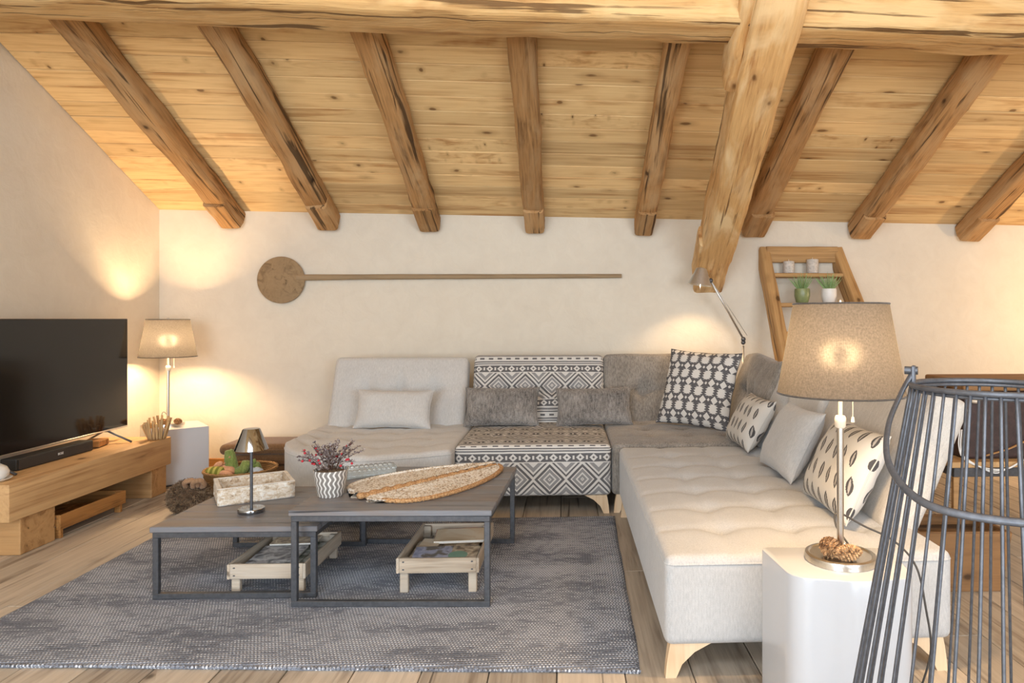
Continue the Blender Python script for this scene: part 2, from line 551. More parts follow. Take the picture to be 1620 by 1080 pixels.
# front wall behind the camera: two tall windows
wins = ((-2.75, -0.45), (1.25, 3.55))
bm = bmesh.new()
xs = [X0 - 0.2, wins[0][0], wins[0][1], wins[1][0], wins[1][1], X1 + 0.2]
for i in (0, 2, 4): abox(bm, (xs[i], YF - 0.2, -0.02), (xs[i + 1], YF, ZF))
for (a, b) in wins:
    abox(bm, (a, YF - 0.2, -0.02), (b, YF, 0.45)); abox(bm, (a, YF - 0.2, 2.45), (b, YF, ZF))
structure(frombm('wall_front', bm, PLASTER))
tg = Mat('window_glass', rough=0.02)
tr = tg.n('ShaderNodeBsdfTransparent'); gl = tg.n('ShaderNodeBsdfGlossy'); gl.inputs['Roughness'].default_value = 0.02
mx_ = tg.n('ShaderNodeMixShader'); mx_.inputs[0].default_value = 0.08
tg.link(tr.outputs[0], mx_.inputs[1]); tg.link(gl.outputs[0], mx_.inputs[2])
tg.link(mx_.outputs[0], tg.nt.nodes['Material Output'].inputs['Surface'])
for i, (a, b) in enumerate(wins):
    w = empty('window_%d' % (i + 1), ((a + b) / 2, YF - 0.1, 0.45)); w['kind'] = 'structure'
    hw = (b - a) / 2
    bm = bmesh.new()
    for lo, hi in (((-hw, -.04, 0), (hw, .04, .07)), ((-hw, -.04, 1.93), (hw, .04, 2.0)), ((-hw, -.04, .07), (-hw + .07, .04, 1.93)), ((hw - .07, -.04, .07), (hw, .04, 1.93)), ((-.04, -.04, .07), (.04, .04, 1.93))):
        abox(bm, lo, hi, 0.004)
    frombm('window_frame', bm, BENCHW, w)
    for s in (-1, 1):
        box('pane', (min(s * .04, s * (hw - .07)), -.006, .07), (max(s * .04, s * (hw - .07)), .006, 1.93), tg.m, w, bev=0)

# ceiling: slab following the roof, pine boards below it
ce = mesh('ceiling', [(X0 - .2, 0, -.25), (X1 + .2, 0, -.25), (X1 + .2, SLEN, -.25), (X0 - .2, SLEN, -.25),
                      (X0 - .2, -.25, -.018), (X1 + .2, -.25, -.018), (X1 + .2, SLEN, -.018), (X0 - .2, SLEN, -.018)],
          [(0, 1, 2, 3), (4, 7, 6, 5), (0, 4, 5, 1), (1, 5, 6, 2), (2, 6, 7, 3), (3, 7, 4, 0)], PINE)
axes(ce, (0, YB, 2.036), ex, ed)
# local y of this frame: z x x
LY = ed.cross(ex)
sgn = 1 if LY.dot(es) > 0 else -1
structure(ce)
BW = 0.137
def board_mesh(L):
    bm = bmesh.new()
    abox(bm, (0, 0.0015, -0.018), (L, BW - 0.0015, 0), 0.0035)
    bmesh.ops.recalc_face_normals(bm, faces=bm.faces)
    me = bpy.data.meshes.new('plank'); bm.to_mesh(me); bm.free(); me.materials.append(PINE)
    return me
BL = 3.3
RXC = [-1.905, -1.10, -0.25, 0.64, 1.56, 2.465]      # joints hide behind the rafters
bme = board_mesh(BL)
for r_ in range(int(3.3 / BW)):
    cuts = [X0] + sorted(rn.sample(RXC, 2)) + [X1]
    for a, b in zip(cuts, cuts[1:]):
        if b - a > 0.08:
            o = link('plank', bme, None, ce)
            o.location = (a, r_ * BW, rn.uniform(-0.0015, 0.0015)); o.scale = ((b - a - 0.002) / BL, 1, 1)
# front roof slope behind the camera
prism_wall('ceiling_front', [(YR, ceilz(0, YR) - 0.03), (YR, ceilz(0, YR) + 0.25), (YF - .3, ZF + 0.25), (YF - .3, ZF - 0.02)], 'x', X0 - .2, X1 + .2, PINE)

# unseen roof window added under that slope to carry the overhead fill
w = empty('window_3', (-0.3, -0.55, ZF + (ceilz(0, YR) - ZF) * (-0.55 - YF) / (YR - YF) - 0.03)); w['kind'] = 'structure'
w.rotation_euler = (math.atan((ceilz(0, YR) - ZF) / (YR - YF)), 0, 0)
bm = bmesh.new()
for lo, hi in (((-1.4, -.75, -.03), (1.4, -.68, .03)), ((-1.4, .68, -.03), (1.4, .75, .03)), ((-1.4, -.68, -.03), (-1.33, .68, .03)), ((1.33, -.68, -.03), (1.4, .68, .03))): abox(bm, lo, hi, .004)
frombm('window_frame', bm, BENCHW, w)
box('pane', (-1.33, -.68, -.006), (1.33, .68, .006), tg.m, w, bev=0)

# skirting board along the back wall and the left wall
structure(box('baseboard_back', (X0 + 0.02, YB - 0.02, 0), (X1 - .01, YB - 0.001, 0.08), SKIRT, bev=0.004))
structure(box('baseboard_left', (X0 + 0.001, 0, 0), (X0 + 0.019, YB - 0.022, 0.08), SKIRT, bev=0.004))

# rafters
RX = [-2.66, -1.905, -1.10, -0.25, 0.64, 1.56, 2.465, 3.40, 4.4]
RLAB = ['rustic brown rafter nearest the left wall, above the television corner',
        'second rafter from the left wall, above the round end of the bread peel',
        'third rafter from the left, ending above the grey end sofa seat',
        'middle rafter with dark cut tail, above the patterned sofa backrest',
        'fifth rafter from the left, just left of the pale slanting truss beam',
        'rafter half hidden right behind the pale slanting truss beam',
        'dark rafter whose tail ends over the wooden ladder shelf',
        'rafter at the right edge of the picture, right of the ladder shelf',
        'rafter out at the far right of the room']
for i, (x, lab) in enumerate(zip(RX, RLAB)):
    if i == 8: continue
    r_ = empty('rafter', (0, 0, 0)); axes(r_, ceil_pt(x, 0.0), es, ed)
    tag(r_, lab, 'rafter', 'rafters under the sloping ceiling')
    w = (0.17, 0.165, 0.165, 0.16, 0.15, 0.19, 0.185, 0.185)[i]
    h = 0.137
    b = timber('beam', SLEN, w, h, RAFTER, r_, seed=11 + i * 3, hew=0.012, bev=0.03, n=60, wander=0.03)
    e_ = timber('tail', 0.30, w * 0.97, 0.162, RAFTER, r_, seed=50 + i, hew=0.008, bev=0.025, n=12, wander=0.004)
# purlin carrying the rafters
pu = timber('purlin', X1 - X0 - .02, 0.32, 0.262, PURLIN, None, seed=5, hew=0.016, bev=0.045, n=140, wander=0.03)
axes(pu, (X0 + .01, 3.33, 2.868 + 0.013 * 3.25), (1, 0, -0.013), (0, 0, -1))
tag(pu, 'long hewn purlin beam running across the top of the room', 'beam')
# principal truss timber
pr = empty('truss_beam', (0, 0, 0))
d_ = Vector((-0.20, -2.63, 1.205)).normalized()
dn = Vector((0, -0.46, -1)).normalized()
axes(pr, Vector((1.185, 5.645, 1.415)) - dn * 0.27, d_, dn)
tag(pr, 'pale thick truss beam slanting down the roof into the back wall', 'beam')
timber('beam', 4.6, 0.245, 0.27, PRINCIPAL, pr, seed=77, hew=0.012, bev=0.03, n=80, wander=0.022)
# cleat that holds the purlin, pegged to the side of the truss beam
ycl = 1
cl = timber('cleat', 0.75, 0.09, 0.2, PRINCIPAL, pr, seed=91, hew=0.015, bev=0.03, n=14, wander=0.0)
cl.location = (2.28, 0.14 * (-1 if (pr.matrix_world.to_3x3() @ Vector((0, 1, 0))).x > 0 else 1), 0.01)
cl2 = timber('side_scab', 0.55, 0.06, 0.18, PRINCIPAL, pr, seed=93, hew=0.012, bev=0.025, n=12, wander=0.0)
cl2.location = (0.16, 0.11 * (-1 if (pr.matrix_world.to_3x3() @ Vector((0, 1, 0))).x > 0 else 1), 0.06)

# ------------------------------------------------------------------ patterned fabrics
def pattern_base(name):
    t = Mat(name, rough=0.95, spec=0.15)
    uvn = t.coord('UV')
    u, v, _ = t.sep(uvn)
    o = t.coord('Object')
    return t, u, v, o

# woven ethnic stripes and diamonds
t, u, v, o_ = pattern_base('woven_diamond_cloth')
wv = t.noise(o_, 260, 2, 0.7)
v = v + (t.noise(o_, 9, 1) - 0.5) * 0.006
vv = ((v + 0.062) / 0.44).fr() * 0.44
def tri(x, p): return ((x / p).fr() - 0.5).abs() * p      # distance to the middle of each repeat
# 1 dark band with white diamonds
def diamond_band(lo, hi):
    mid = (lo + hi) / 2
    s = tri(u, 0.082) / 0.026 + (vv - mid).abs() / 0.024
    white = s.lt(1.0) * s.gt(0.35)
    band = vv.between(lo, hi)
    edge = (tri(u + 0.041, 0.082).lt(0.006)) * (vv - mid).abs().lt(0.012)
    return band * white.inv() * edge.inv()
dark = diamond_band(0.008, 0.06) + diamond_band(0.275, 0.327)
# 2 big concentric diamonds
s = tri(u, 0.2) + (vv - 0.1675).abs()
inb = vv.between(0.066, 0.269)
big_d = inb * (s.between(0.074, 0.094) + s.between(0.114, 0.128) + s.lt(0.004)).cl()
big_g = inb * (s.between(0.012, 0.030) + s.between(0.042, 0.064) + s.gt(0.143) * s.lt(0.172)).cl()
# 3 stripes with dashes
st_ = (vv.between(0.338, 0.345) + vv.between(0.353, 0.362) + vv.between(0.404, 0.413) + vv.between(0.422, 0.430)
       + vv.between(0.376, 0.390) * tri(u, 0.066).lt(0.017))
d_all = (dark + big_d + st_).cl()
g_all = (big_g + vv.between(0.431, 0.437)).cl()
c = t.mix(g_all, srgb(214, 210, 204), srgb(140, 138, 138))
c = t.mix(d_all, c, srgb(88, 86, 88))
c = t.mix((wv - 0.35).cl() * 0.5, c, srgb(205, 202, 198))
t.col(c); t.bump(wv + d_all * 0.4, 0.3, 0.003)
ETHNIC = t.m

# kilim stars
t, u, v, o_ = pattern_base('kilim_star_cloth')
P, Q = 0.086, 0.118
vr = (v / Q).fr()
du = tri(u + (v / Q).fl() * (P / 2), P)
# diamonds row
s1 = du / 0.026 + ((vr - 0.22).abs() * Q) / 0.030
s1b = tri(u + (v / Q).fl() * (P / 2) + P / 2, P) / 0.010 + ((vr - 0.22).abs() * Q) / 0.012
# stepped stars row
du2 = tri(u + (v / Q).fl() * (P / 2) + P / 2, P)
dv2 = (vr - 0.72).abs() * Q
teeth = ((dv2 / 0.017).fr() - 0.5).abs() * 2.0
star = (du2 - teeth * 0.021).lt(0.016) * dv2.lt(0.031) + (du2 + dv2 * 0.9).lt(0.032)
white = (s1.lt(1.0) + s1b.lt(1.0) + star).cl()
wv = t.noise(o_, 240, 2, 0.7)
c = t.mix(white, srgb(92, 90, 92), srgb(216, 212, 206))
c = t.mix((wv - 0.4).cl() * 0.35, c, srgb(180, 178, 176))
t.col(c); t.bump(wv + white * 0.5, 0.3, 0.003)
KILIM = t.m

# ikat leaves
t, u, v, o_ = pattern_base('ikat_leaf_cloth')
P, Q = 0.074, 0.10
row = (v / Q).fl()
shift = row.m('MODULO', 2.0) * (P / 2)
uu = ((u + shift) / P).fr() * P - P / 2
vv = (v / Q).fr() * Q - Q / 2
rag = (t.noise(t.comb(u * 260.0, v * 60.0, 0.0), 1.0, 2) - 0.5) * 0.016
uu = uu + vv * 0.22
vn = (vv + rag) / 0.037
lens = (vn * vn * -1.0 + 1.0).mx(0.0) * 0.0150
ua = (uu + rag * 0.25).abs()
ring = ua.lt(lens)
core = ua.lt(lens * 0.55 - 0.003)
wv = t.noise(o_, 240, 2, 0.7)
c = t.mix(ring, srgb(206, 203, 198), srgb(78, 77, 79))
c = t.mix(core, c, srgb(168, 164, 160))
t.col(c); t.bump(wv, 0.3, 0.003)
IKAT = t.m

# ------------------------------------------------------------------ sofa
def tufts(pts, depth=0.022, r=0.045, crease=0.007, cw=0.016, gx=None, gy=None, lim=None):
    def f(x, y):
        s = 0
        for (a, b) in pts:
            q = ((x - a) ** 2 + (y - b) ** 2) / (r * r)
            if q < 9: s += depth * math.exp(-q)
        if gx:
            for a in gx:
                s += crease * 0.7 * math.exp(-((x - a) / cw) ** 2)
        if gy:
            for b in gy:
                s += crease * math.exp(-((y - b) / cw) ** 2)
        return s + 0.0035 * nz((x * 5, y * 5, 1))
    return f

def round_loop(w, d, r, z, n=6, seg=10):
    pts = []
    for (cx, cy, a0) in ((w / 2 - r, r, -90), (w / 2 - r, d - r, 0), (-w / 2 + r, d - r, 90), (-w / 2 + r, r, 180)):
        for k in range(n + 1):
            a = R(a0 + 90 * k / n)
            pts.append(Vector((cx + r * math.cos(a), cy + r * math.sin(a), z)))
    out = []
    for a, b in zip(pts, pts[1:] + pts[:1]):
        m = max(1, int((b - a).length / 0.05))
        for k in range(m): out.append(a.lerp(b, k / m))
    return out

def sofa_leg(parent, x, y, sx, sy):
    """splayed fin shaped beech leg"""
    T = 0.115
    w0, w1 = 0.14, 0.036
    b0, b1 = 0.045, 0.034
    def ring(wa, b, z, ox):
        # outer edge stays near the corner, inner edge sweeps in
        xo = x + sx * ox
        return [(xo, y, z), (xo - sx * wa, y, z), (xo - sx * wa, y - sy * b, z), (xo, y - sy * b, z)]
    V = []; prof = [(0, w1, b1, 0.012), (0.045, 0.052, 0.037, 0.008), (0.085, 0.088, 0.042, 0.002), (T, w0, b0, -0.004)]
    for (z, wa, b, ox) in prof: V += ring(wa, b, z, ox)
    bm = bmesh.new(); vs_ = [bm.verts.new(v) for v in V]
    for i in range(3):
        for k in range(4):
            bm.faces.new([vs_[i * 4 + k], vs_[i * 4 + (k + 1) % 4], vs_[i * 4 + 4 + (k + 1) % 4], vs_[i * 4 + 4 + k]])
    bm.faces.new(vs_[:4]); bm.faces.new(vs_[-4:])
    return frombm('leg', bm, LEGW, parent)

SZ = 0.112
def seat(parent, w, d, h, mat, disp, warp=None, n=(40, 50, 8), crown=0.012, r=0.03):
    s = rbox('seat', w, d, h, r, n, mat, parent, disp, warp, crown)
    s.location = (0, 0, SZ)
    lp = round_loop(w - 0.004, d - 0.004, 0.03, h - 0.028)
    lp = [Vector((p.x, p.y + 0.002, p.z)) for p in lp]
    if warp: lp = [warp(p) for p in lp]
    p_ = tube('piping', lp, 0.0045, mat, s, 6, closed=True)
    return s

def backrest(parent, x, y, w, hgt, lean, mat, rz=0.0, thick=0.155, disp=None, z=0.405, puff=0.015, tpts=None, soft=0.0, seed=0):
    """cushion block leaning back; x,y = middle of its front foot"""
    def warp(p):
        q = p.copy()
        if p.y < thick * 0.6:
            for (a, b) in (tpts or []):
                qq = ((p.x - a) ** 2 + (p.z - b) ** 2)
                q.y += 0.04 * math.exp(-qq / 0.0040) + 0.016 * math.exp(-((p.x - a) / 0.015) ** 2 - ((p.z - b) / 0.13) ** 2) + 0.016 * math.exp(-((p.z - b) / 0.015) ** 2 - ((p.x - a) / 0.13) ** 2)
        if soft:
            q.z += soft * nz((p.x * 2.2, 0, seed)) * (p.z / hgt) * 1.4
            q.y += soft * 0.7 * nz((p.x * 3.0, p.z * 3.0, seed + 4))
            q.x += soft * 0.4 * nz((p.z * 4, p.y * 3, seed + 8))
        return q
    b = rbox('backrest', w, thick, hgt, 0.04, (34, 4, 22), mat, parent, None, warp, 0.0, puff)
    b.location = (x, y, z); b.rotation_euler = Matrix.Rotation(rz, 3, 'Z').to_euler()
    M = Matrix.Rotation(rz, 4, 'Z') @ Matrix.Rotation(-R(lean), 4, 'X')
    b.rotation_euler = M.to_euler()
    return b

# grey end module with swept front corner
A = empty('sofa_module', (-1.225, 3.9, 0), 0, 'light grey tufted sofa end seat with rounded corner, left of the patterned seat', 'sofa', 'modules of the corner sofa')
def warpA(p):
    # footprint: swept round at the left, tucked back at the right
    w, d = 1.10, 1.45
    x = p.x
    if x < 0.07: f = 0.66 * (1 - math.sqrt(max(0.0, 1 - min(1, ((0.07 - x) / 0.625)) ** 2)))
    else: f = 0.17 * ((x - 0.07) / 0.48) ** 1.4
    return Vector((p.x, f + p.y * (d - f) / d, p.z))
tp = [(a, b) for a in (-0.36, -0.12, 0.12, 0.36) for b in (0.27, 0.52, 0.77, 1.02)]
seat(A, 1.10, 1.45, 0.315, LIGHTGREY, tufts(tp, 0.030, 0.055, 0.008, 0.022, (-0.36, -0.12, 0.12, 0.36), (0.27, 0.52, 0.77)), warpA, (46, 44, 8))
backrest(A, -0.005, 1.10, 0.99, 0.56, 23, LIGHTGREY, tpts=[(-0.25, 0.30), (0.0, 0.30), (0.25, 0.30)])
for (a, b, sx, sy) in ((-0.42, 0.5, -1, -1), (0.5, 0.22, 1, -1), (-0.45, 1.40, -1, 1), (0.5, 1.40, 1, 1)): sofa_leg(A, a, b, sx, sy)

B = empty('sofa_module', (-0.198, 4.185, 0), 0, 'sofa seat covered in grey and white woven diamond pattern', 'sofa', 'modules of the corner sofa')
seat(B, 0.955, 1.15, 0.315, ETHNIC, tufts([(a, b) for a in (-.25, 0, .25) for b in (.3, .6)], 0.010, 0.05, 0.003, 0.02, None, (.3, .6)), None, (30, 30, 8), crown=0.012)
bb = backrest(B, -0.005, 0.83, 0.985, 0.575, 23, ETHNIC, tpts=[(-0.25, 0.27), (0.0, 0.27), (0.25, 0.27)])
for q_ in bb.data.uv_layers[0].data: q_.uv = (q_.uv[0], q_.uv[1] + 0.228)
for (a, b, sx, sy) in ((-0.46, 0.02, -1, -1), (0.455, 0.02, 1, -1), (-0.46, 1.1, -1, 1), (0.455, 1.1, 1, 1)): sofa_leg(B, a, b, sx, sy)

Cm = empty('sofa_module', (0.80, 4.195, 0), 0, 'darker grey corner seat of the sofa, behind the long pale chaise', 'sofa', 'modules of the corner sofa')
seat(Cm, 1.03, 1.15, 0.32, DARKGREY, tufts([(a, b) for a in (-.25, 0, .25) for b in (.25, .5, .75)], 0.018, 0.05, 0.005, 0.02, (-.25, 0, .25), (.25, .5, .75)), None, (36, 36, 8))
backrest(Cm, -0.02, 0.83, 0.99, 0.58, 23, DARKGREY, tpts=[(-0.2, 0.28), (0.08, 0.28)], soft=0.02, seed=3)
backrest(Cm, 0.345, 0.50, 0.86, 0.58, 22, DARKGREY, rz=R(-90), tpts=[(-0.1, 0.3), (0.12, 0.3)], soft=0.05, seed=8, thick=0.18)
for (a, b, sx, sy) in ((-0.49, 0.02, -1, -1), (0.49, 0.02, 1, -1), (-0.49, 1.1, -1, 1), (0.49, 1.1, 1, 1)): sofa_leg(Cm, a, b, sx, sy)

D = empty('sofa_module', (0.82, 2.245, 0), 0, 'long pale grey tufted chaise with pale wooden legs beside the rug', 'sofa', 'modules of the corner sofa')
gx = (-0.245, 0.015, 0.275); gy = (0.28, 0.545, 0.81, 1.075, 1.34, 1.605)
seat(D, 0.985, 1.93, 0.30, PALEGREY, tufts([(a, b) for a in gx for b in gy], 0.036, 0.05, 0.008, 0.022, gx, gy), None, (56, 100, 8), crown=0.020, r=0.03)
backrest(D, 0.36, 1.67, 0.90, 0.565, 23, LIGHTGREY, rz=R(-90), soft=0.05, seed=21, tpts=[(-0.1, 0.3)])
backrest(D, 0.36, 0.735, 0.94, 0.575, 23, FLEECE, rz=R(-90), soft=0.015, seed=31)
for (a, b, sx, sy) in ((-0.475, 0.02, -1, -1), (0.47, 0.02, 1, -1), (-0.475, 1.90, -1, 1), (0.47, 1.90, 1, 1)): sofa_leg(D, a, b, sx, sy)

# ------------------------------------------------------------------ pillows
def pillow(label, w, h, t_, mat, foot, xd, lean_dir, lean, seed=0, group=None, pull=0.07, roll=0.0):
    """foot = middle of the lower edge; xd = direction of the width; leans by lean degrees towards lean_dir"""
    n = 26
    V = []; UVs = []; F = []
    def pos(u, v, s):
        # corners stay out, edges bow in, wrinkles run from the corners
        x = w / 2 * u * (1 - pull * (1 - v * v) * abs(u) ** 3)
        z = h / 2 * v * (1 - pull * (1 - u * u) * abs(v) ** 3)
        th = t_ / 2 * max(0, (1 - u ** 4) * (1 - v ** 4)) ** 0.55
        th *= 1 - 0.18 * (abs(u) ** 2 + abs(v) ** 2) / 2
        th += 0.006 * nz((u * 2.6, v * 2.6, s * 3), 1, seed) * (1 - u ** 6) * (1 - v ** 6)
        return Vector((x + 0.006 * nz((v * 3, u, seed)), s * th, z + h / 2 + 0.005 * nz((u * 3, v, seed + 5))))
    ids = {}
    for s in (-1, 1):
        for i in range(n + 1):
            for j in range(n + 1):
                edge = i in (0, n) or j in (0, n)
                key = (i, j, 0 if edge else s)
                if key in ids: continue
                u, v = math.sin((i / n - .5) * PI), math.sin((j / n - .5) * PI)
                ids[key] = len(V); V.append(pos(u, v, s)); UVs.append((w / 2 * u, h / 2 * v))
    for s in (-1, 1):
        for i in range(n):
            for j in range(n):
                q = []
                for (a, b) in ((i, j), (i + 1, j), (i + 1, j + 1), (i, j + 1)):
                    e = a in (0, n) or b in (0, n)
                    q.append(ids[(a, b, 0 if e else s)])
                F.append(q if s < 0 else q[::-1])
    root = empty('pillow', (0, 0, 0)); tag(root, label, 'pillow', group)
    o = mesh('cover', V, F, mat, root, True)
    uvl = o.data.uv_layers.new(name='UVMap')
    for l in o.data.loops: uvl.data[l.index].uv = UVs[l.vertex_index]
    # seam
    ring = [pos(math.sin((i / n - .5) * PI), -1, 1) for i in range(n)] + [pos(1, math.sin((i / n - .5) * PI), 1) for i in range(n)] \
        + [pos(-math.sin((i / n - .5) * PI), 1, 1) for i in range(n)] + [pos(-1, -math.sin((i / n - .5) * PI), 1) for i in range(n)]
    tube('seam', ring, 0.003, mat, root, 5, closed=True)
    x = Vector(xd).normalized(); ld = Vector(lean_dir).normalized()
    z = Vector((0, 0, 1)) * math.cos(R(lean)) + ld * math.sin(R(lean))
    if roll:
        x = x * math.cos(R(roll)) + z * math.sin(R(roll))
    axes(root, foot, x, z)
    return root

BK = (0, 1, 0); RT = (1, 0, 0)
pillow('small pale grey lumbar pillow on the rounded end seat', 0.53, 0.275, 0.13, LIGHTGREY, (-1.205, 4.80, 0.442), (1, 0, 0), BK, 24, 1, 'small pillows along the back row', roll=-1)
pillow('dark grey lumbar pillow between the end seat and the patterned backrest', 0.53, 0.285, 0.13, CHARCOAL, (-0.455, 4.86, 0.442), (1, 0, 0), BK, 24, 2, 'small pillows along the back row')
pillow('dark grey lumbar pillow on the right half of the patterned seat', 0.55, 0.28, 0.13, CHARCOAL, (0.205, 4.86, 0.442), (1, 0.0, 0), BK, 24, 3, 'small pillows along the back row', roll=1)
pillow('large pillow with white kilim stars on dark grey, in the sofa corner', 0.56, 0.56, 0.16, KILIM, (0.87, 4.72, 0.445), (0.40, -0.30, 0), (0.35, 0.9, 0), 22, 4, 'square scatter pillows', roll=-2)
pillow('white ikat leaf pillow nearest the sofa corner, partly behind the plain pillow', 0.48, 0.33, 0.14, IKAT, (1.035, 4.10, 0.435), (0.03, -1, 0), RT, 30, 5, 'square scatter pillows')
pillow('plain light grey square pillow between the two white leaf pillows', 0.50, 0.36, 0.14, PALEGREY, (1.04, 3.36, 0.435), (0.0, -1, 0), RT, 27, 6, 'square scatter pillows')
pillow('white ikat leaf pillow behind the pole of the front lamp', 0.50, 0.37, 0.15, IKAT, (1.045, 2.73, 0.432), (-0.03, -1, 0), RT, 27, 7, 'square scatter pillows')

# ------------------------------------------------------------------ rug
t = Mat('woven_rug', rough=0.95, spec=0.1)
o_ = t.coord('Object')
x, y, z = t.sep(o_)
big = t.noise(t.map(o_, (1.2, 3.0, 1)), 1.6, 4, 0.6, 0.4)
fine = t.noise(o_, 120, 2, 0.6)
rowi = (y / 0.0145).fl()
jit = t.noise(t.comb(x * 16.0, rowi * 3.7, 0.0), 1.0, 2)
bead = ((x + rowi.m('MODULO', 2.0) * 0.006) / 0.0125).fr()
dash = ((bead - 0.5).abs().lt(0.24)) * (((y / 0.0145).fr() - 0.5).abs().lt(0.26))
lightk = dash * ((jit - 0.36) * 5.0 + (big - 0.5) * 4.0).cl()
base = t.ramp((big * 0.8 + fine * 0.4 - 0.1).cl(), [(0.25, srgb(96, 100, 111)), (0.8, srgb(166, 170, 180))])
t.col(t.mix(lightk, base, srgb(220, 223, 230)))
hh = (((x / 0.0125).fr() - 0.5).abs() * -2.0 + 1.0) * (((y / 0.0145).fr() - 0.5).abs() * -2.0 + 1.0)
t.bump(hh + fine * 0.4, 0.7, 0.008)
RUGM = t.m
RX0, RX1, RY0, RY1 = -2.255, 0.255, 2.30, 4.125
nx_, ny_ = 120, 90
V = []; F = []
for j in range(ny_ + 1):
    for i in range(nx_ + 1):
        u, v = i / nx_, j / ny_
        px = RX0 + (RX1 - RX0) * u; py = RY0 + (RY1 - RY0) * v
        wob = 0.006 * nz((px * 5, py * 5, 2))
        if i in (0, nx_): px += wob
        if j in (0, ny_): py += wob
        px += 0.04 * v * u              # right edge runs slightly off square
        py += -0.012 * u * (1 - v) + 0.175 * (1 - u) * (1 - v) + 0.012 * u * (1 - v)
        e = min(u * (RX1 - RX0), (1 - u) * (RX1 - RX0), v * (RY1 - RY0), (1 - v) * (RY1 - RY0))
        h = 0.012 * min(1, 0.35 + e / 0.02) + 0.0015 * nz((px * 4, py * 4, 0))
        V.append((px, py, h))
for j in range(ny_):
    for i in range(nx_):
        a = j * (nx_ + 1) + i
        F.append((a, a + 1, a + nx_ + 2, a + nx_ + 1))
rim = [i for i in range(nx_ + 1)] + [(j + 1) * (nx_ + 1) + nx_ for j in range(ny_)] + [ny_ * (nx_ + 1) + i for i in range(nx_ - 1, -1, -1)] + [j * (nx_ + 1) for j in range(ny_ - 1, 0, -1)]
b0 = len(V)
for r_ in rim: V.append((V[r_][0], V[r_][1], 0.0005))
m_ = len(rim)
for k in range(m_): F.append((rim[k], b0 + k, b0 + (k + 1) % m_, rim[(k + 1) % m_]))
F.append([b0 + k for k in range(m_)][::-1])
rug = empty('rug', (0, 0, 0), 0, 'grey woven rug with pale flecks under the coffee tables', 'rug')
mesh('pile', V, F, RUGM, rug, True)
# knotted selvedge along the near edge
bm = bmesh.new(); rr = random.Random(2)
for k in range(150):
    u = (k + 0.5) / 150
    px = RX0 + (RX1 - RX0) * u; py = RY0 + 0.175 * (1 - u)
    bmesh.ops.create_icosphere(bm, subdivisions=1, radius=0.0075, matrix=Matrix.Translation((px, py - 0.001 + rr.uniform(-.002, .002), 0.0085)) @ Matrix.Diagonal((1.25, 0.9, 0.85, 1)))
frombm('selvedge', bm, RUGM, rug, True)['kind'] = 'stuff'
RZ = 0.0125

# ------------------------------------------------------------------ coffee tables
def coffee_table(label, cx, cy, rz, w, h):
    T = empty('coffee_table', (cx, cy, RZ), R(rz), label, 'table', 'nested coffee tables')
    s = w / 2; q = 0.024
    top = empty('tabletop', (0, 0, 0)); top.parent = T
    # boards of the top, laid side by side
    nb = 6
    for k in range(nb):
        a = -s - .008 + (w + .016) * k / nb; b = -s - .008 + (w + .016) * (k + 1) / nb
        box('board', (-s - .008, a + .0006, h - .024), (s + .008, b - .0006, h), TABLEW, top, bev=0.003)
    for sy in (-1, 1):
        y0 = sy * (s - q / 2)
        bm = bmesh.new()
        abox(bm, (-s, y0 - q / 2, 0), (s, y0 + q / 2, q), 0.002)
        abox(bm, (-s, y0 - q / 2, h - .024 - q), (s, y0 + q / 2, h - .0245), 0.002)
        frombm('rail', bm, STEEL, T)
        for sx in (-1, 1):
            x0 = sx * (s - q / 2)
            box('leg', (x0 - q / 2, y0 - q / 2, q), (x0 + q / 2, y0 + q / 2, h - .024 - q), STEEL, T, bev=0.002)
    for sx in (-1, 1):
        x0 = sx * (s - q / 2)
        box('side_rail', (x0 - q / 2, -s + q, h - .024 - q), (x0 + q / 2, s - q, h - .0245), STEEL, T, bev=0.002)
    return T
HL, HR = 0.308, 0.40
coffee_table('lower grey coffee table carrying the small lamp and the bark tray', -1.395, 3.315, -1.5, 0.685, HL)
coffee_table('taller grey coffee table carrying the potted berries and woven leaf mat', -0.70, 3.262, -3, 0.82, HR)
ZL, ZR = RZ + HL + 0.0005, RZ + HR + 0.0005

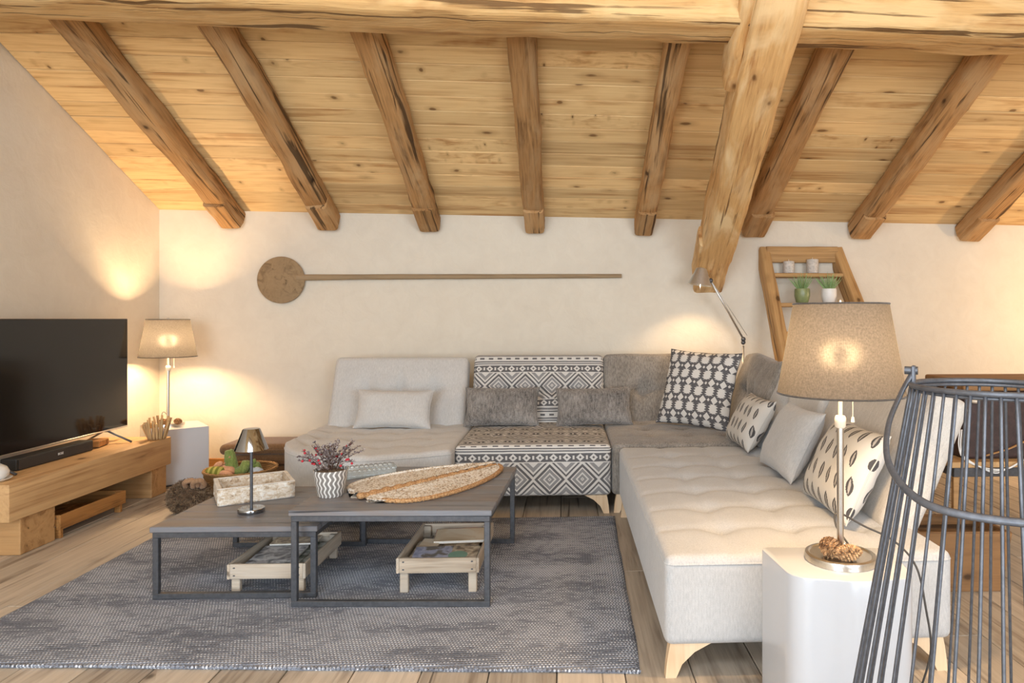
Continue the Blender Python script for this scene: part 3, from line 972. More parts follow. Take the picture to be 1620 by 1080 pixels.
# ------------------------------------------------------------------ crates and magazines
bm = bmesh.new(); bmesh.ops.create_icosphere(bm, subdivisions=1, radius=0.005, matrix=Matrix.Diagonal((1.2, .35, .7, 1)))
NAIL = bpy.data.meshes.new('nail'); bm.to_mesh(NAIL); bm.free(); NAIL.materials.append(STEEL)
def crate(label, loc, rz, w, L, zb, zt, mat, slats=7):
    """open fruit tray crate on four stub legs; length L runs along local y"""
    c = empty('crate', loc, R(rz), label, 'crate', 'old wooden fruit crates')
    q = 0.012
    for sx in (-1, 1):
        b = timber('side_board', L, q, zt - zb, mat, c, seed=int(L * 100) + sx, hew=0.0012, bev=0.003, n=8, wander=0.001)
        b.location = (sx * (w / 2 - q / 2), -L / 2, zt); b.rotation_euler = (R(180), 0, R(90))
    for sy in (-1, 1):
        b = timber('end_board', w - 2 * q - .002, q, zt - zb, mat, c, seed=int(w * 100) + sy + 9, hew=0.0012, bev=0.003, n=8, wander=0.001)
        b.location = (-w / 2 + q + .001, sy * (L / 2 - q / 2), zt); b.rotation_euler = (R(180), 0, 0)
        for sx in (-1, 1):
            box('leg', (sx * (w / 2 - q - .018) - .018, sy * (L / 2 - q - .013) - .012, 0), (sx * (w / 2 - q - .018) + .018, sy * (L / 2 - q - .013) + .012, zt - .006), mat, c, bev=0.003)
            for zz in (zb + .016, zt - .016):
                o = link('nail', NAIL, None, c); o.location = (sx * (w / 2 - q - .018), sy * (L / 2 + .0005), zz)
    n = slats
    sw = (w - 2 * q) / n
    for k in range(n):
        a = -w / 2 + q + sw * k
        box('slat', (a + .003, -L / 2 + q + .001, zb + .001), (a + sw - .003, L / 2 - q - .001, zb + .007), mat, c, bev=0.001)
    return c
crate('old wooden crate of magazines under the lower coffee table', (-1.292, 3.255, RZ), -1, 0.335, 0.45, 0.06, 0.125, CRATEW)
crate('old wooden crate of magazines and papers under the taller coffee table', (-0.548, 3.235, RZ), -1, 0.355, 0.51, 0.09, 0.155, CRATEW)
crate('brown wooden crate under the television bench', (-2.93, 4.14, 0), 0, 0.37, 0.55, 0.05, 0.13, CRATEB)

def cover(name, a, b, c, seed, sc=9):
    t = Mat(name, rough=0.35)
    o = t.coord('Object')
    v = t.map(o, (1, 1, 1)); v = t.comb(*[s + seed * 1.37 for s in t.sep(v)])
    n = t.noise(v, sc, 3, 0.5, 0.8)
    x, y, z = t.sep(o)
    band = y.gt(0.085) * y.lt(0.115)
    q = t.ramp(n, [(0.35, a), (0.5, b), (0.62, c)], 'EASE')
    t.col(q)
    return t.m
def magazine(label, loc, rz, w, h, th, mat, tilt=(0, 0)):
    m = empty('magazine', loc, R(rz), label, 'magazine', 'papers in the crates')
    m.rotation_euler = (R(tilt[0]), R(tilt[1]), R(rz))
    box('pages', (-w / 2 + .001, -h / 2 + .001, .0006), (w / 2 - .002, h / 2 - .001, th - .0006), PAPER, m, bev=0)
    box('cover', (-w / 2, -h / 2, th - .0005), (w / 2, h / 2, th + .0004), mat, m, bev=0.0002)
    box('back_cover', (-w / 2, -h / 2, 0), (w / 2, h / 2, .0005), mat, m, bev=0.0001)
    return m
PAPER = plain('paper', (0.78, 0.74, 0.67), 0.8, nscale=200, amt=0.08)
c1 = cover('cover_slate', srgb(96, 98, 104), srgb(176, 176, 180), srgb(226, 226, 226), 1, 22)
c2 = cover('cover_forest', srgb(96, 104, 88), srgb(160, 162, 150), srgb(216, 214, 206), 2, 20)
c3 = cover('cover_lilac', srgb(140, 142, 168), srgb(184, 184, 202), srgb(116, 108, 100), 3, 14)
c4 = cover('cover_kraft', srgb(206, 176, 136), srgb(222, 196, 160), srgb(232, 214, 186), 4, 6)
c5 = cover('cover_red', srgb(186, 62, 50), srgb(196, 84, 66), srgb(206, 150, 130), 5, 6)
c6 = cover('cover_map', srgb(222, 208, 182), srgb(184, 164, 138), srgb(128, 110, 92), 6, 26)
zc = RZ + 0.0685
magazine('grey photo magazine covering the front of the lower table crate', (-1.325, 3.20, zc + .024), 1, 0.20, 0.27, 0.010, c1, (1.5, 0))
magazine('green grey magazine standing tilted along the right side of its crate', (-1.193, 3.26, zc + .006), -1, 0.055, 0.34, 0.012, c2, (0, -10))
magazine('magazine lowest in the lower table crate', (-1.315, 3.28, zc + .001), 0, 0.23, 0.30, 0.020, c2)
magazine('pale magazine at the back of the lower table crate', (-1.31, 3.40, zc + .036), 3, 0.21, 0.12, 0.008, c6)
zc = RZ + 0.0985
magazine('magazine lowest in the taller table crate', (-0.552, 3.16, zc + .001), 0, 0.29, 0.27, 0.026, c6)
mg = magazine('lilac landscape brochure at the front of the taller table crate', (-0.595, 3.09, zc + .029), 2, 0.17, 0.17, 0.008, c3, (4, 0))
mg2 = magazine('map leaflet with a round green lake beside the lilac brochure', (-0.462, 3.09, zc + .031), -3, 0.135, 0.17, 0.006, c6, (4, 0))
LAKE = plain('green_lake_print', srgb(128, 162, 140), 0.4, nscale=20, amt=0.05)
lathe('lake_print', [(0, .0066), (.043, .0066), (.0435, .0060)], LAKE, mg2, 32, (-.018, -.015, 0))
magazine('kraft envelope at the back of the taller table crate', (-0.50, 3.33, zc + .036), 4, 0.25, 0.17, 0.012, c4, (2, 0))
magazine('red folder under the kraft envelope', (-0.52, 3.385, zc + .028), 6, 0.23, 0.17, 0.007, c5)
magazine('cream booklet left of the kraft envelope', (-0.635, 3.24, zc + .029), -4, 0.085, 0.12, 0.010, c4)

# ------------------------------------------------------------------ television bench
bench = empty('tv_bench', (-2.98, 4.21, 0), 0, 'low television bench made of a thick spruce slab on two blocks', 'bench')
bx = bmesh.new(); abox(bx, (-0.235, -0.69, 0.19), (0.235, 0.70, 0.38), 0.007, 2)
o = frombm('slab', bx, BENCHW, bench, True); o.data.set_sharp_from_angle(angle=R(40))
for (y0, y1) in ((-0.60, -0.36), (0.50, 0.67)):
    box('block', (-0.21, y0, 0), (0.218, y1, 0.1895), BLOCKW, bench, bev=0.006, seg=2)
ZB = 0.3805

# television
tv = empty('television', (-3.03, 4.20, ZB), 0, 'large black flat television on the wooden bench', 'television')
W2 = 0.665
box('back_panel', (-0.035, -W2 + .03, 0.10), (0.0, W2 - .03, 0.80), PLASTIC, tv, bev=0.01)
box('frame', (0.0, -W2, 0.078), (0.018, W2, 0.8195), PLASTIC, tv, bev=0.003)
box('screen', (0.018, -W2 + .006, 0.09), (0.0195, W2 - .006, 0.8135), SCREEN, tv, bev=0.0005)
box('chin_strip', (0.018, -W2 + .004, 0.079), (0.021, W2 - .004, 0.089), BRUSHED, tv, bev=0.0008)
for sy in (-1, 1):
    f_ = tube('foot', [(0.16, sy * 0.475 , 0.006), (0.012, sy * 0.475, 0.076), (-0.02, sy * 0.475, 0.076), (-0.14, sy * 0.475, 0.006)], 0.009, STEEL, tv, 8, flat=0.7)
# soundbar with its lettering
sb = empty('soundbar', (-2.985, 4.12, ZB), 0, 'slim black soundbar in front of the television', 'soundbar')
o = box('body', (-0.045, -0.297, 0.0), (0.042, 0.297, 0.066), PLASTIC, sb, bev=0.006, seg=2)
box('grille', (0.042, -0.285, 0.006), (0.0445, 0.292, 0.060), GRILLE, sb, bev=0.001)
fc = bpy.data.curves.new('logo', 'FONT'); fc.body = 'BOSE'; fc.size = 0.019; fc.extrude = 0.0006; fc.align_x = 'CENTER'; fc.align_y = 'CENTER'
tmp = bpy.data.objects.new('tmp', fc); C.objects.link(tmp); bpy.context.view_layer.update()
me = bpy.data.meshes.new_from_object(tmp.evaluated_get(bpy.context.evaluated_depsgraph_get())); bpy.data.objects.remove(tmp)
me.materials.clear()
lo = link('logo', me, WHITECER, sb); lo.location = (0.0452, 0.02, 0.034); lo.rotation_euler = (R(90), 0, R(90))
# wood block
wb = empty('media_box', (-3.02, 4.545, ZB), R(12), 'small dark wooden block behind the end of the soundbar', 'box')
box('body', (-0.055, -0.07, 0.004), (0.055, 0.07, 0.042), CRATEB, wb, bev=0.004)
box('base', (-0.05, -0.065, 0), (0.05, 0.065, 0.0038), PLASTIC, wb, bev=0.001)
# tealight bowl at the frame edge
cb = empty('candle_holder', (-2.895, 3.60, ZB), 0, 'white ceramic candle bowl with lid at the near end of the bench', 'candle holder')
lathe('saucer', [(0, 0), (.06, 0), (.082, .010), (.085, .014), (.078, .014), (.055, .006), (0, .006)], WHITECER, cb, 36)
lathe('bowl', [(0, .0065), (.05, .0065), (.07, .025), (.073, .045), (.062, .068), (.04, .082), (.036, .080), (.056, .064), (.06, .045), (0, .03)], WHITECER, cb, 36)
lathe('wick_cup', [(0, .031), (.03, .031), (.03, .075), (.02, .085), (0, .088)], CREAMPL, cb, 20)
# twig holder
tw = empty('twig_candle_holder', (-2.79, 4.82, ZB), 0, 'small cup made of upright driftwood twigs on the bench end', 'candle holder')
lathe('glass_cup', [(0, .002), (.040, .002), (.048, .07), (.045, .07), (.038, .006), (0, .006)], plain('frosted_glass', (.8, .78, .72), .2), tw, 24)
rr = random.Random(6)
TW = wood('driftwood', srgb(206, 172, 124), srgb(140, 104, 64), 'z', 2, var=0.15, rough=0.85)
for k in range(24):
    a = 2 * PI * k / 24 + rr.uniform(-.08, .08); r0 = 0.046; r1 = r0 + rr.uniform(.012, .04); h = rr.uniform(.095, .155)
    da = rr.uniform(-.25, .25)
    pts = [(r0 * math.cos(a), r0 * math.sin(a), 0.001), ((r0 + r1) / 2 * math.cos(a + da * .4) , (r0 + r1) / 2 * math.sin(a + da * .4), h * .5), (r1 * math.cos(a + da), r1 * math.sin(a + da), h)]
    tube('twig', smooth_path(pts, 3), [0.0075 * rr.uniform(.8, 1.2)] * 7, TW, tw, 6)

# ------------------------------------------------------------------ bread peel on the wall
pe = empty('bread_peel', (0, 0, 0), 0, 'old wooden bread peel with round blade hung on the back wall', 'bread peel')
bm = bmesh.new(); n = 48; ring0 = []; ring1 = []
dz_ = lathe('blade', [(0, -.011), (.176, -.011), (.186, -.006), (.188, 0), (.186, .006), (.176, .011), (0, .011)], PEELD, pe, 56)
dz_.location = (-2.285, YB - 0.03, 1.512); dz_.rotation_euler = (R(90), 0, 0)
hd = timber('handle', 2.62, 0.036, 0.046, PEELW, pe, seed=3, hew=0.002, bev=0.014, n=50, wander=0.008, taper=0.32)
axes(hd, (-2.16, YB - 0.031, 1.555), (1, 0, 0.0055), (0, 0, -1))

# ------------------------------------------------------------------ things on the coffee tables
# cordless lamp
cl_ = empty('table_lamp', (-1.428, 3.185, ZL), 0, 'small cordless table lamp with dark chrome shade on the lower coffee table', 'lamp')
lathe('base', [(0, 0), (.055, 0), (.057, .003), (.057, .017), (.055, .020), (0, .020)], CHROME, cl_, 40)
lathe('pole', [(.0065, .020), (.0065, .36), (0, .362)], STEEL, cl_, 16)
lathe('shade', [(.071, .285), (.0375, .376), (.034, .380), (0, .381), (0, .378), (.033, .376), (.035, .373), (.068, .286)], CHROME, cl_, 48)
lathe('diffuser', [(0, .300), (.03, .300), (.03, .34), (0, .345)], CREAMPL, cl_, 24)

# birch bark tray
BARK = Mat('birch_bark', rough=0.8)
o_ = BARK.coord('Object'); n1 = BARK.noise(o_, 55, 4, .7, 1.0); n2 = BARK.noise(BARK.map(o_, (1, 1, 3)), 18, 3, .6)
BARK.col(BARK.ramp((n1 * .6 + n2 * .45).cl(), [(.32, srgb(120, 88, 60)), (.48, srgb(206, 186, 160)), (.62, srgb(236, 230, 220))])); BARK.bump(n1, .9, .006)
WHITEWOOD = plain('white_washed_wood', (0.78, 0.75, 0.70), 0.7, nscale=30, amt=0.15, bump=0.3)
tr_ = empty('bark_tray', (-1.545, 3.475, ZL), R(30), 'rectangular white washed birch bark tray on the lower coffee table', 'tray')
TWd, TD, TH = 0.335, 0.27, 0.078
def bark_wall(lo, hi, seed):
    """thick wall with rough bark on the outside"""
    bm = bmesh.new(); abox(bm, lo, hi, 0)
    bmesh.ops.subdivide_edges(bm, edges=bm.edges[:], cuts=9, use_grid_fill=True)
    for v in bm.verts:
        d = 0.0022 * nz(v.co * 40, 1, seed)
        v.co.x += d; v.co.y += 0.0022 * nz(v.co * 40, 1, seed + 5)
        if v.co.z > 0.02: v.co.z += 0.0012 * nz(v.co * 25, 1, seed + 9)
    return frombm('tray_side', bm, BARK.m, tr_, True)
q = 0.022
bark_wall((-TWd / 2, -TD / 2, 0.002), (TWd / 2, -TD / 2 + q, TH), 1); bark_wall((-TWd / 2, TD / 2 - q, 0.002), (TWd / 2, TD / 2, TH), 2)
bark_wall((-TWd / 2, -TD / 2 + q, 0.002), (-TWd / 2 + q, TD / 2 - q, TH), 3); bark_wall((TWd / 2 - q, -TD / 2 + q, 0.002), (TWd / 2, TD / 2 - q, TH), 4)
box('tray_base', (-TWd / 2 + .004, -TD / 2 + .004, 0), (TWd / 2 - .004, TD / 2 - .004, 0.008), WHITEWOOD, tr_, bev=0.001)
bm = bmesh.new()
for lo, hi in (((-TWd / 2, -TD / 2, TH + .001), (TWd / 2, -TD / 2 + q - .004, TH + .004)), ((-TWd / 2, TD / 2 - q + .004, TH + .001), (TWd / 2, TD / 2, TH + .004)),
               ((-TWd / 2, -TD / 2 + q - .004, TH + .001), (-TWd / 2 + q - .004, TD / 2 - q + .004, TH + .004)), ((TWd / 2 - q + .004, -TD / 2 + q - .004, TH + .001), (TWd / 2, TD / 2 - q + .004, TH + .004))):
    abox(bm, lo, hi, 0.0012)
frombm('rim', bm, WHITEWOOD, tr_)

# pot of berries
POT = Mat('wavy_pot', rough=0.55)
o_ = POT.coord('Object'); x, y, z = POT.sep(o_)
ang = x.m('ARCTAN2', y)
w_ = ((ang * 20.0 + (z * 170.0).sin() * 1.2).sin()).gt(0.35)
POT.col(POT.mix(w_, srgb(134, 128, 122), srgb(232, 228, 222)))
POT.bump(w_, 0.5, 0.003)
pp = empty('potted_plant', (-1.045, 3.10, ZR), 0, 'grey pot with white wavy lines holding a red berry plant', 'plant')
lathe('pot', [(0, 0), (.050, 0), (.054, .004), (.073, .112), (.074, .118), (.070, .118), (.066, .10), (0, .10)], POT.m, pp, 56)
SOIL = plain('dry_moss', (0.16, 0.11, 0.07), 0.95, nscale=90, amt=0.5, bump=0.8)
lathe('moss', [(.066, .101), (.06, .108), (.03, .114), (0, .116)], SOIL, pp, 24)
rr = random.Random(12)
LEAFM = Mat('grey_purple_leaf', rough=0.7)
n_ = LEAFM.noise(LEAFM.coord('Object'), 60, 1); LEAFM.col(LEAFM.ramp(n_, [(.35, srgb(92, 76, 76)), (.5, srgb(132, 120, 118)), (.68, srgb(176, 166, 162))]))
BERRY = plain('red_berry', srgb(178, 30, 48), 0.3, amt=0.2)
STEMM = plain('plant_stem', srgb(90, 66, 54), 0.8)
lb = bmesh.new(); sbm = bmesh.new(); berry_spots = []
for s in range(34):
    a = rr.uniform(0, 2 * PI); lean = rr.uniform(.25, 1.15)
    L = rr.uniform(.10, .165)
    d = Vector((math.cos(a) * math.sin(lean), math.sin(a) * math.sin(lean), math.cos(lean)))
    base = Vector((d.x * .03, d.y * .03, .108))
    pts = [base, base + d * L * .5 + Vector((0, 0, .012)), base + d * L + Vector((0, 0, -.012 * lean))]
    pts = smooth_path(pts, 4)
    tube_bm(sbm, pts, 0.0013, 4)
    if rr.random() < .24: berry_spots.append((pts, s))
    for p in pts[2:]:
        for k in range(4):
            ax = Vector((rr.uniform(-1, 1), rr.uniform(-1, 1), rr.uniform(-.2, 1))).normalized()
            Lf = rr.uniform(.010, .017); wf = Lf * .32
            sd = ax.cross(Vector((rr.uniform(-1, 1), rr.uniform(-1, 1), rr.uniform(-1, 1)))).normalized() * wf
            nrm = ax.cross(sd).normalized() * (Lf * .12)
            vs_ = [lb.verts.new(p), lb.verts.new(p + ax * Lf * .5 + sd), lb.verts.new(p + ax * Lf), lb.verts.new(p + ax * Lf * .5 - sd), lb.verts.new(p + ax * Lf * .5 + nrm)]
            for i in range(4): lb.faces.new((vs_[i], vs_[(i + 1) % 4], vs_[4]))
frombm('stems', sbm, STEMM, pp, True)['kind'] = 'stuff'
frombm('foliage', lb, LEAFM.m, pp)['kind'] = 'stuff'
bm = bmesh.new(); bmesh.ops.create_icosphere(bm, subdivisions=2, radius=0.0058); bme_ = bpy.data.meshes.new('berry'); bm.to_mesh(bme_); bm.free(); bme_.materials.append(BERRY)
for p in bme_.polygons: p.use_smooth = True
for pts, s in berry_spots:
    for k in range(4):
        p = pts[rr.randint(3, len(pts) - 1)]
        o = link('berry', bme_, None, pp); o.location = p + Vector((rr.uniform(-.012, .012), rr.uniform(-.012, .012), rr.uniform(-.008, .010)))

# pressed glass dish
GLASS = Mat('pressed_glass', rough=0.05, color=(0.93, 0.97, 0.97)); GLASS.b.inputs['Transmission Weight'].default_value = 0.85; GLASS.b.inputs['IOR'].default_value = 1.48
gd = empty('glass_dish', (-0.985, 3.50, ZR), R(24), 'oblong pressed glass dish with scalloped rim between the pot and the leaf mat', 'dish')
bm = bmesh.new()
abox(bm, (-.115, -.05, 0), (.115, .05, .007), 0.002)
frombm('dish_base', bm, GLASS.m, gd)
def wallpath(k):
    return None
bm = bmesh.new()
for sy in (-1, 1):
    for k in range(10):
        bmesh.ops.create_icosphere(bm, subdivisions=2, radius=0.0135, matrix=Matrix.Translation((-.104 + .0231 * k, sy * .052, .036)) @ Matrix.Diagonal((.95, .75, .8, 1)))
for sx in (-1, 1):
    for k in range(4):
        bmesh.ops.create_icosphere(bm, subdivisions=2, radius=0.0135, matrix=Matrix.Translation((sx * .116, -.034 + .0227 * k, .036)) @ Matrix.Diagonal((.75, .95, .8, 1)))
frombm('scalloped_rim', bm, GLASS.m, gd, True)
bm = bmesh.new()
abox(bm, (-.118, -.056, .0), (.118, -.050, .032), .002); abox(bm, (-.118, .050, .0), (.118, .056, .032), .002)
abox(bm, (-.121, -.05, .0), (-.1155, .05, .032), .002); abox(bm, (.1155, -.05, .0), (.121, .05, .032), .002)
frombm('dish_wall', bm, GLASS.m, gd)

# woven leaf mat
JUTE = Mat('jute_braid', rough=0.9)
o_ = JUTE.coord('Object'); n1 = JUTE.noise(JUTE.map(o_, (1, 1, 1)), 80, 2, .7, .5); n2 = JUTE.noise(o_, 10, 2)
JUTE.col(JUTE.ramp((n1 * .8 + n2 * .2).cl(), [(.34, srgb(128, 94, 60)), (.44, srgb(208, 192, 170)), (.54, srgb(242, 236, 226))])); JUTE.bump(n1, .8, .006)
JUTEB = Mat('brown_jute', rough=0.9)
n1 = JUTEB.noise(JUTEB.coord('Object'), 140, 2, .7, .5); JUTEB.col(JUTEB.ramp(n1, [(.35, srgb(150, 104, 62)), (.65, srgb(216, 172, 122))])); JUTEB.bump(n1, .8, .006)
lm = empty('leaf_placemat', (0, 0, 0), 0, 'leaf shaped placemat of white and brown braided jute on the taller table', 'placemat')
P0 = Vector((-0.865, 3.045, ZR)); P1 = Vector((-0.365, 3.655, ZR))
ax = (P1 - P0); LL = ax.length; ax.normalize(); sd = Vector((-ax.y, ax.x, 0))
def half(u, s):
    # outline half width along the rib (0..1), s = side; the stem notch pulls in near u = 0
    wmax = 0.25 if s > 0 else 0.235
    u = min(1, max(0, u))
    return wmax * (1 - u) ** .65 * (u + .004) ** .28 / .563 + 0.002
for s, nm in ((1, 'leaf_half'), (-1, 'leaf_half')):
    nu, nv = 150, 36
    V = []; F = []
    for i in range(nu + 1):
        u = i / nu
        for j in range(nv + 1):
            v = j / nv
            w = half(u, s) * v
            back = -0.045 * math.sin(PI * v) * (1 - u) ** 4
            p = P0 + ax * (u * LL + back * (1 - u)) + sd * (s * (0.010 + w))
            row = (w / 0.0165); along = u * LL / 0.015 + (int(row) % 2) * .5
            bead = abs(math.sin(PI * row)) ** .6 * (0.55 + 0.45 * abs(math.sin(PI * along)))
            lift = (0.014 if s > 0 else 0.003) * math.exp(-(w / 0.07) ** 2) + 0.004
            e = 1 if j < nv else 0
            V.append(p + Vector((0, 0, (0.004 + lift + 0.0065 * bead + .002 * nz((u * 30, v * 9, s))) * (1 if j < nv else .15))))
    m = nv + 1
    for i in range(nu):
        for j in range(nv):
            a = i * m + j
            F.append((a, a + 1, a + m + 1, a + m) if s < 0 else (a, a + m, a + m + 1, a + 1))
    b0 = len(V)
    # underside
    V += [Vector((p.x, p.y, ZR + 0.0005)) for p in V[:b0]]
    for f in F[:]: F.append([q + b0 for q in f][::-1])
    edge = [i * m + nv for i in range(nu + 1)]
    for a, b in zip(edge, edge[1:]): F.append((a, b, b + b0, a + b0) if s < 0 else (b, a, a + b0, b + b0))
    inner = [i * m for i in range(nu + 1)]
    for a, b in zip(inner, inner[1:]): F.append((b, a, a + b0, b + b0) if s < 0 else (a, b, b + b0, a + b0))
    o = mesh(nm, V, F, JUTE.m, lm, True)
    # braided border
    pts = []
    for i in range(0, nu + 1):
        p = V[i * m + nv]
        pts.append(Vector((p.x, p.y, ZR + 0.0095)))
    tube('border', pts, [0.0075 + 0.0042 * abs(math.sin(i * 1.1)) for i in range(len(pts))], JUTEB if False else (JUTE.m if s > 0 else JUTEB.m), o, 8)
tube('rib', [P0 - ax * .05 + ax * (LL + .04) * k / 90 + Vector((0, 0, .016 + .003 * math.sin(k * .9))) for k in range(91)], [(0.022 - .012 * k / 90) * (1 + .08 * math.sin(k * 1.7)) * (1 if k > 0 else .7) for k in range(91)], JUTEB.m, lm, 8, flat=.65)
# ------------------------------------------------------------------ corner lamp on the white cube
cu = empty('cube_side_table', (-2.895, 5.215, 0), R(38), 'plain white cube side table in the corner behind the bench', 'side table')
box('body', (-.19, -.19, 0.012), (.19, .19, .4095), WHITEGLOSS, cu, bev=0.004, seg=2)
box('plinth', (-.18, -.18, 0), (.18, .18, .0118), STEEL, cu, bev=0.001)

t = Mat('shade_linen', rough=0.9, spec=0.1)
o_ = t.coord('Object'); x, y, z = t.sep(o_)
wz = (z * 1500.0).sin(); wa = (x.m('ARCTAN2', y) * 420.0).sin()
n1 = t.noise(o_, 170, 2, .6)
c = t.ramp((n1 * .5 + wz * .1 + wa * .1 + .25).cl(), [(.3, srgb(96, 91, 87)), (.75, srgb(144, 138, 132))])
t.col(t.mix(1.0, c, (0.42, 0.40, 0.38), 'MULTIPLY')); t.bump(n1 + wz * .3, .3, .002)
tl = t.n('ShaderNodeBsdfTranslucent'); t.link(c, tl.inputs[0])
rf = t.n('ShaderNodeBsdfRefraction'); t.link(c, rf.inputs['Color']); rf.inputs['Roughness'].default_value = 0.75; rf.inputs['IOR'].default_value = 1.25
ma = t.n('ShaderNodeMixShader'); ma.inputs[0].default_value = 0.10; t.link(tl.outputs[0], ma.inputs[1]); t.link(rf.outputs[0], ma.inputs[2])
ms = t.n('ShaderNodeMixShader'); ms.inputs[0].default_value = 0.17
t.link(t.b.outputs[0], ms.inputs[1]); t.link(ma.outputs[0], ms.inputs[2]); t.link(ms.outputs[0], t.nt.nodes['Material Output'].inputs['Surface'])
LINEN = t.m
SHRIM = fabric('shade_trim', srgb(70, 62, 56), srgb(92, 84, 76), 200)

def shade_lamp(label, loc, rz, power, base_r=0.106, zb=0.51, zt=0.785, rb=0.188, rt=0.140):
    L = empty('table_lamp', loc, R(rz), label, 'lamp', 'nickel lamps with linen shades')
    lathe('base', [(0, 0), (base_r, 0), (base_r, .012), (base_r - .002, .020), (base_r - .012, .022), (base_r - .016, .018), (0, .017)], BRUSHED, L, 64)
    lathe('pole', [(.0105, .017), (.0105, zb - .085), (0, zb - .085)], BRUSHED, L, 20)
    lathe('collar', [(.013, zb - .105), (.0165, zb - .10), (.0165, zb - .075), (.013, zb - .068), (0, zb - .068)], CREAMPL, L, 20)
    lathe('upper_pole', [(.0065, zb - .068), (.0065, zb + .07), (0, zb + .07)], CREAMPL, L, 16)
    sh = lathe('shade', [(rb, zb), (rb + (rt - rb) * .5, (zb + zt) / 2), (rt, zt)], LINEN, L, 80)
    bm = bmesh.new()
    tube_bm(bm, [(rb * math.cos(2 * PI * k / 64), rb * math.sin(2 * PI * k / 64), zb) for k in range(64)], .003, 6, True)
    tube_bm(bm, [(rt * math.cos(2 * PI * k / 64), rt * math.sin(2 * PI * k / 64), zt) for k in range(64)], .003, 6, True)
    frombm('shade_trim', bm, SHRIM, sh, True)
    bm = bmesh.new()
    for k in range(3):
        a = 2 * PI * k / 3
        tube_bm(bm, [(0, 0, zt - .012), (rt * math.cos(a), rt * math.sin(a), zt - .004)], .002, 6)
    frombm('spider', bm, BRUSHED, L, True)
    lathe('finial', [(.006, zt - .02), (.009, zt - .004), (.009, zt + .010), (.006, zt + .014), (0, zt + .014)], BRUSHED, L, 14)
    bm = bmesh.new(); bmesh.ops.create_uvsphere(bm, u_segments=16, v_segments=10, radius=.030, matrix=Matrix.Translation((0, 0, zb + .115)) @ Matrix.Diagonal((1, 1, 1.25, 1)))
    frombm('bulb', bm, BULB, L, True)
    bm = bmesh.new(); tube_bm(bm, [(.035, -.012, zb + .05), (.035, -.012, zb - .07)], .0012, 5); tube_bm(bm, [(.035, -.012, zb - .085), (.035, -.012, zb - .07)], [.006, .004], 8)
    frombm('pull_chain', bm, CREAMPL, L)
    p = point('lamp_light', (loc[0], loc[1], loc[2] + zb + .115), power, WARM, 0.04)
    return L
LAMP_CORNER, LAMP_FRONT, LAMP_READ = 92, 60, 17
shade_lamp('linen shade table lamp glowing on the white cube in the corner', (-2.945, 5.225, .410), 40, LAMP_CORNER)
tube('lamp_cord', smooth_path([(-3.03, 5.29, .415), (-3.02, 5.27, .46), (-3.0, 5.25, .50), (-2.975, 5.235, .505), (-2.96, 5.23, .49)], 6), .002, CORD, None, 6)
tag(bpy.data.objects['lamp_cord'], 'thin cord curling beside the corner lamp pole', 'cord')

CONE = Mat('pine_cone', rough=0.8)
n_ = CONE.noise(CONE.coord('Object'), 70, 2); CONE.col(CONE.ramp(n_, [(.35, srgb(100, 70, 44)), (.65, srgb(214, 172, 126))]))
def pine_cone(label, loc, rz, L, rmax, tilt=90, dens=1.0):
    c = empty('pine_cone', loc, 0, label, 'pine cone', 'pine cones at the lamp feet')
    bm = bmesh.new(); n = int(110 * dens); ga = PI * (3 - math.sqrt(5))
    for k in range(n):
        f = (k + .5) / n
        r = rmax * (math.sin(PI * min(1, .08 + f * .9)) ** .7)
        z = L * f; a = k * ga
        d = Vector((math.cos(a), math.sin(a), 0)); tg_ = Vector((-math.sin(a), math.cos(a), 0))
        tip = d * r + Vector((0, 0, z + .004)); root = d * r * .35 + Vector((0, 0, z - .004))
        w = .0058 * (.6 + r / rmax * .6)
        up = (d * .3 + Vector((0, 0, 1))).normalized() * .0022
        vs_ = [bm.verts.new(v) for v in (root, tip - d * .004 + tg_ * w, tip + up, tip - d * .004 - tg_ * w, tip - up - Vector((0, 0, .001)))]
        for q in ((0, 1, 2), (0, 2, 3), (0, 4, 1), (0, 3, 4), (1, 4, 2), (2, 4, 3)): bm.faces.new([vs_[i] for i in q])
    o = frombm('scales', bm, CONE.m, c)
    o2 = lathe('core', [(0, 0), (rmax * .5, L * .2), (rmax * .55, L * .5), (rmax * .3, L * .85), (0, L)], CONE.m, c, 12)
    c.rotation_euler = (R(tilt), 0, R(rz))
    return c
pl = empty('wood_slice', (-2.945, 5.225, .41), 0); bpy.data.objects.remove(pl)
zc = .410 + .0185
pine_cone('pine cone lying left of the corner lamp pole', (-2.965, 5.135, zc + .022), 80, .075, .024)
pine_cone('pine cone lying right of the corner lamp pole', (-2.865, 5.165, zc + .022), 60, .075, .024)

# ------------------------------------------------------------------ front lamp and white side table
sx_ = empty('side_table', (0.835, 2.015, 0), R(-4), 'glossy white rounded block side table at the end of the chaise', 'side table')
def block_outline(k_=1.0):
    # bowed front, big rounded front corners
    c = [(-.218, .145), (-.175, -.095), (-.135, -.118), (0, -.140), (.135, -.118), (.175, -.095), (.205, .145), (.18, .165), (-.195, .165)]
    return c
def rounded_poly(P, rads, n=6):
    out = []
    m = len(P)
    for i in range(m):
        p = Vector((*P[i], 0)); a = Vector((*P[i - 1], 0)); b = Vector((*P[(i + 1) % m], 0)); r = rads[i]
        da = (a - p).normalized() * r; db = (b - p).normalized() * r
        for k in range(n + 1):
            t_ = k / n
            q = (p + da) * (1 - t_) ** 2 + p * 2 * t_ * (1 - t_) + (p + db) * t_ ** 2
            out.append((q.x, q.y))
    return out
OUT = rounded_poly([(-.218, .155), (-.180, -.105), (0.0, -.135), (.172, -.105), (.200, .155)], [.03, .06, .05, .05, .03], 8)
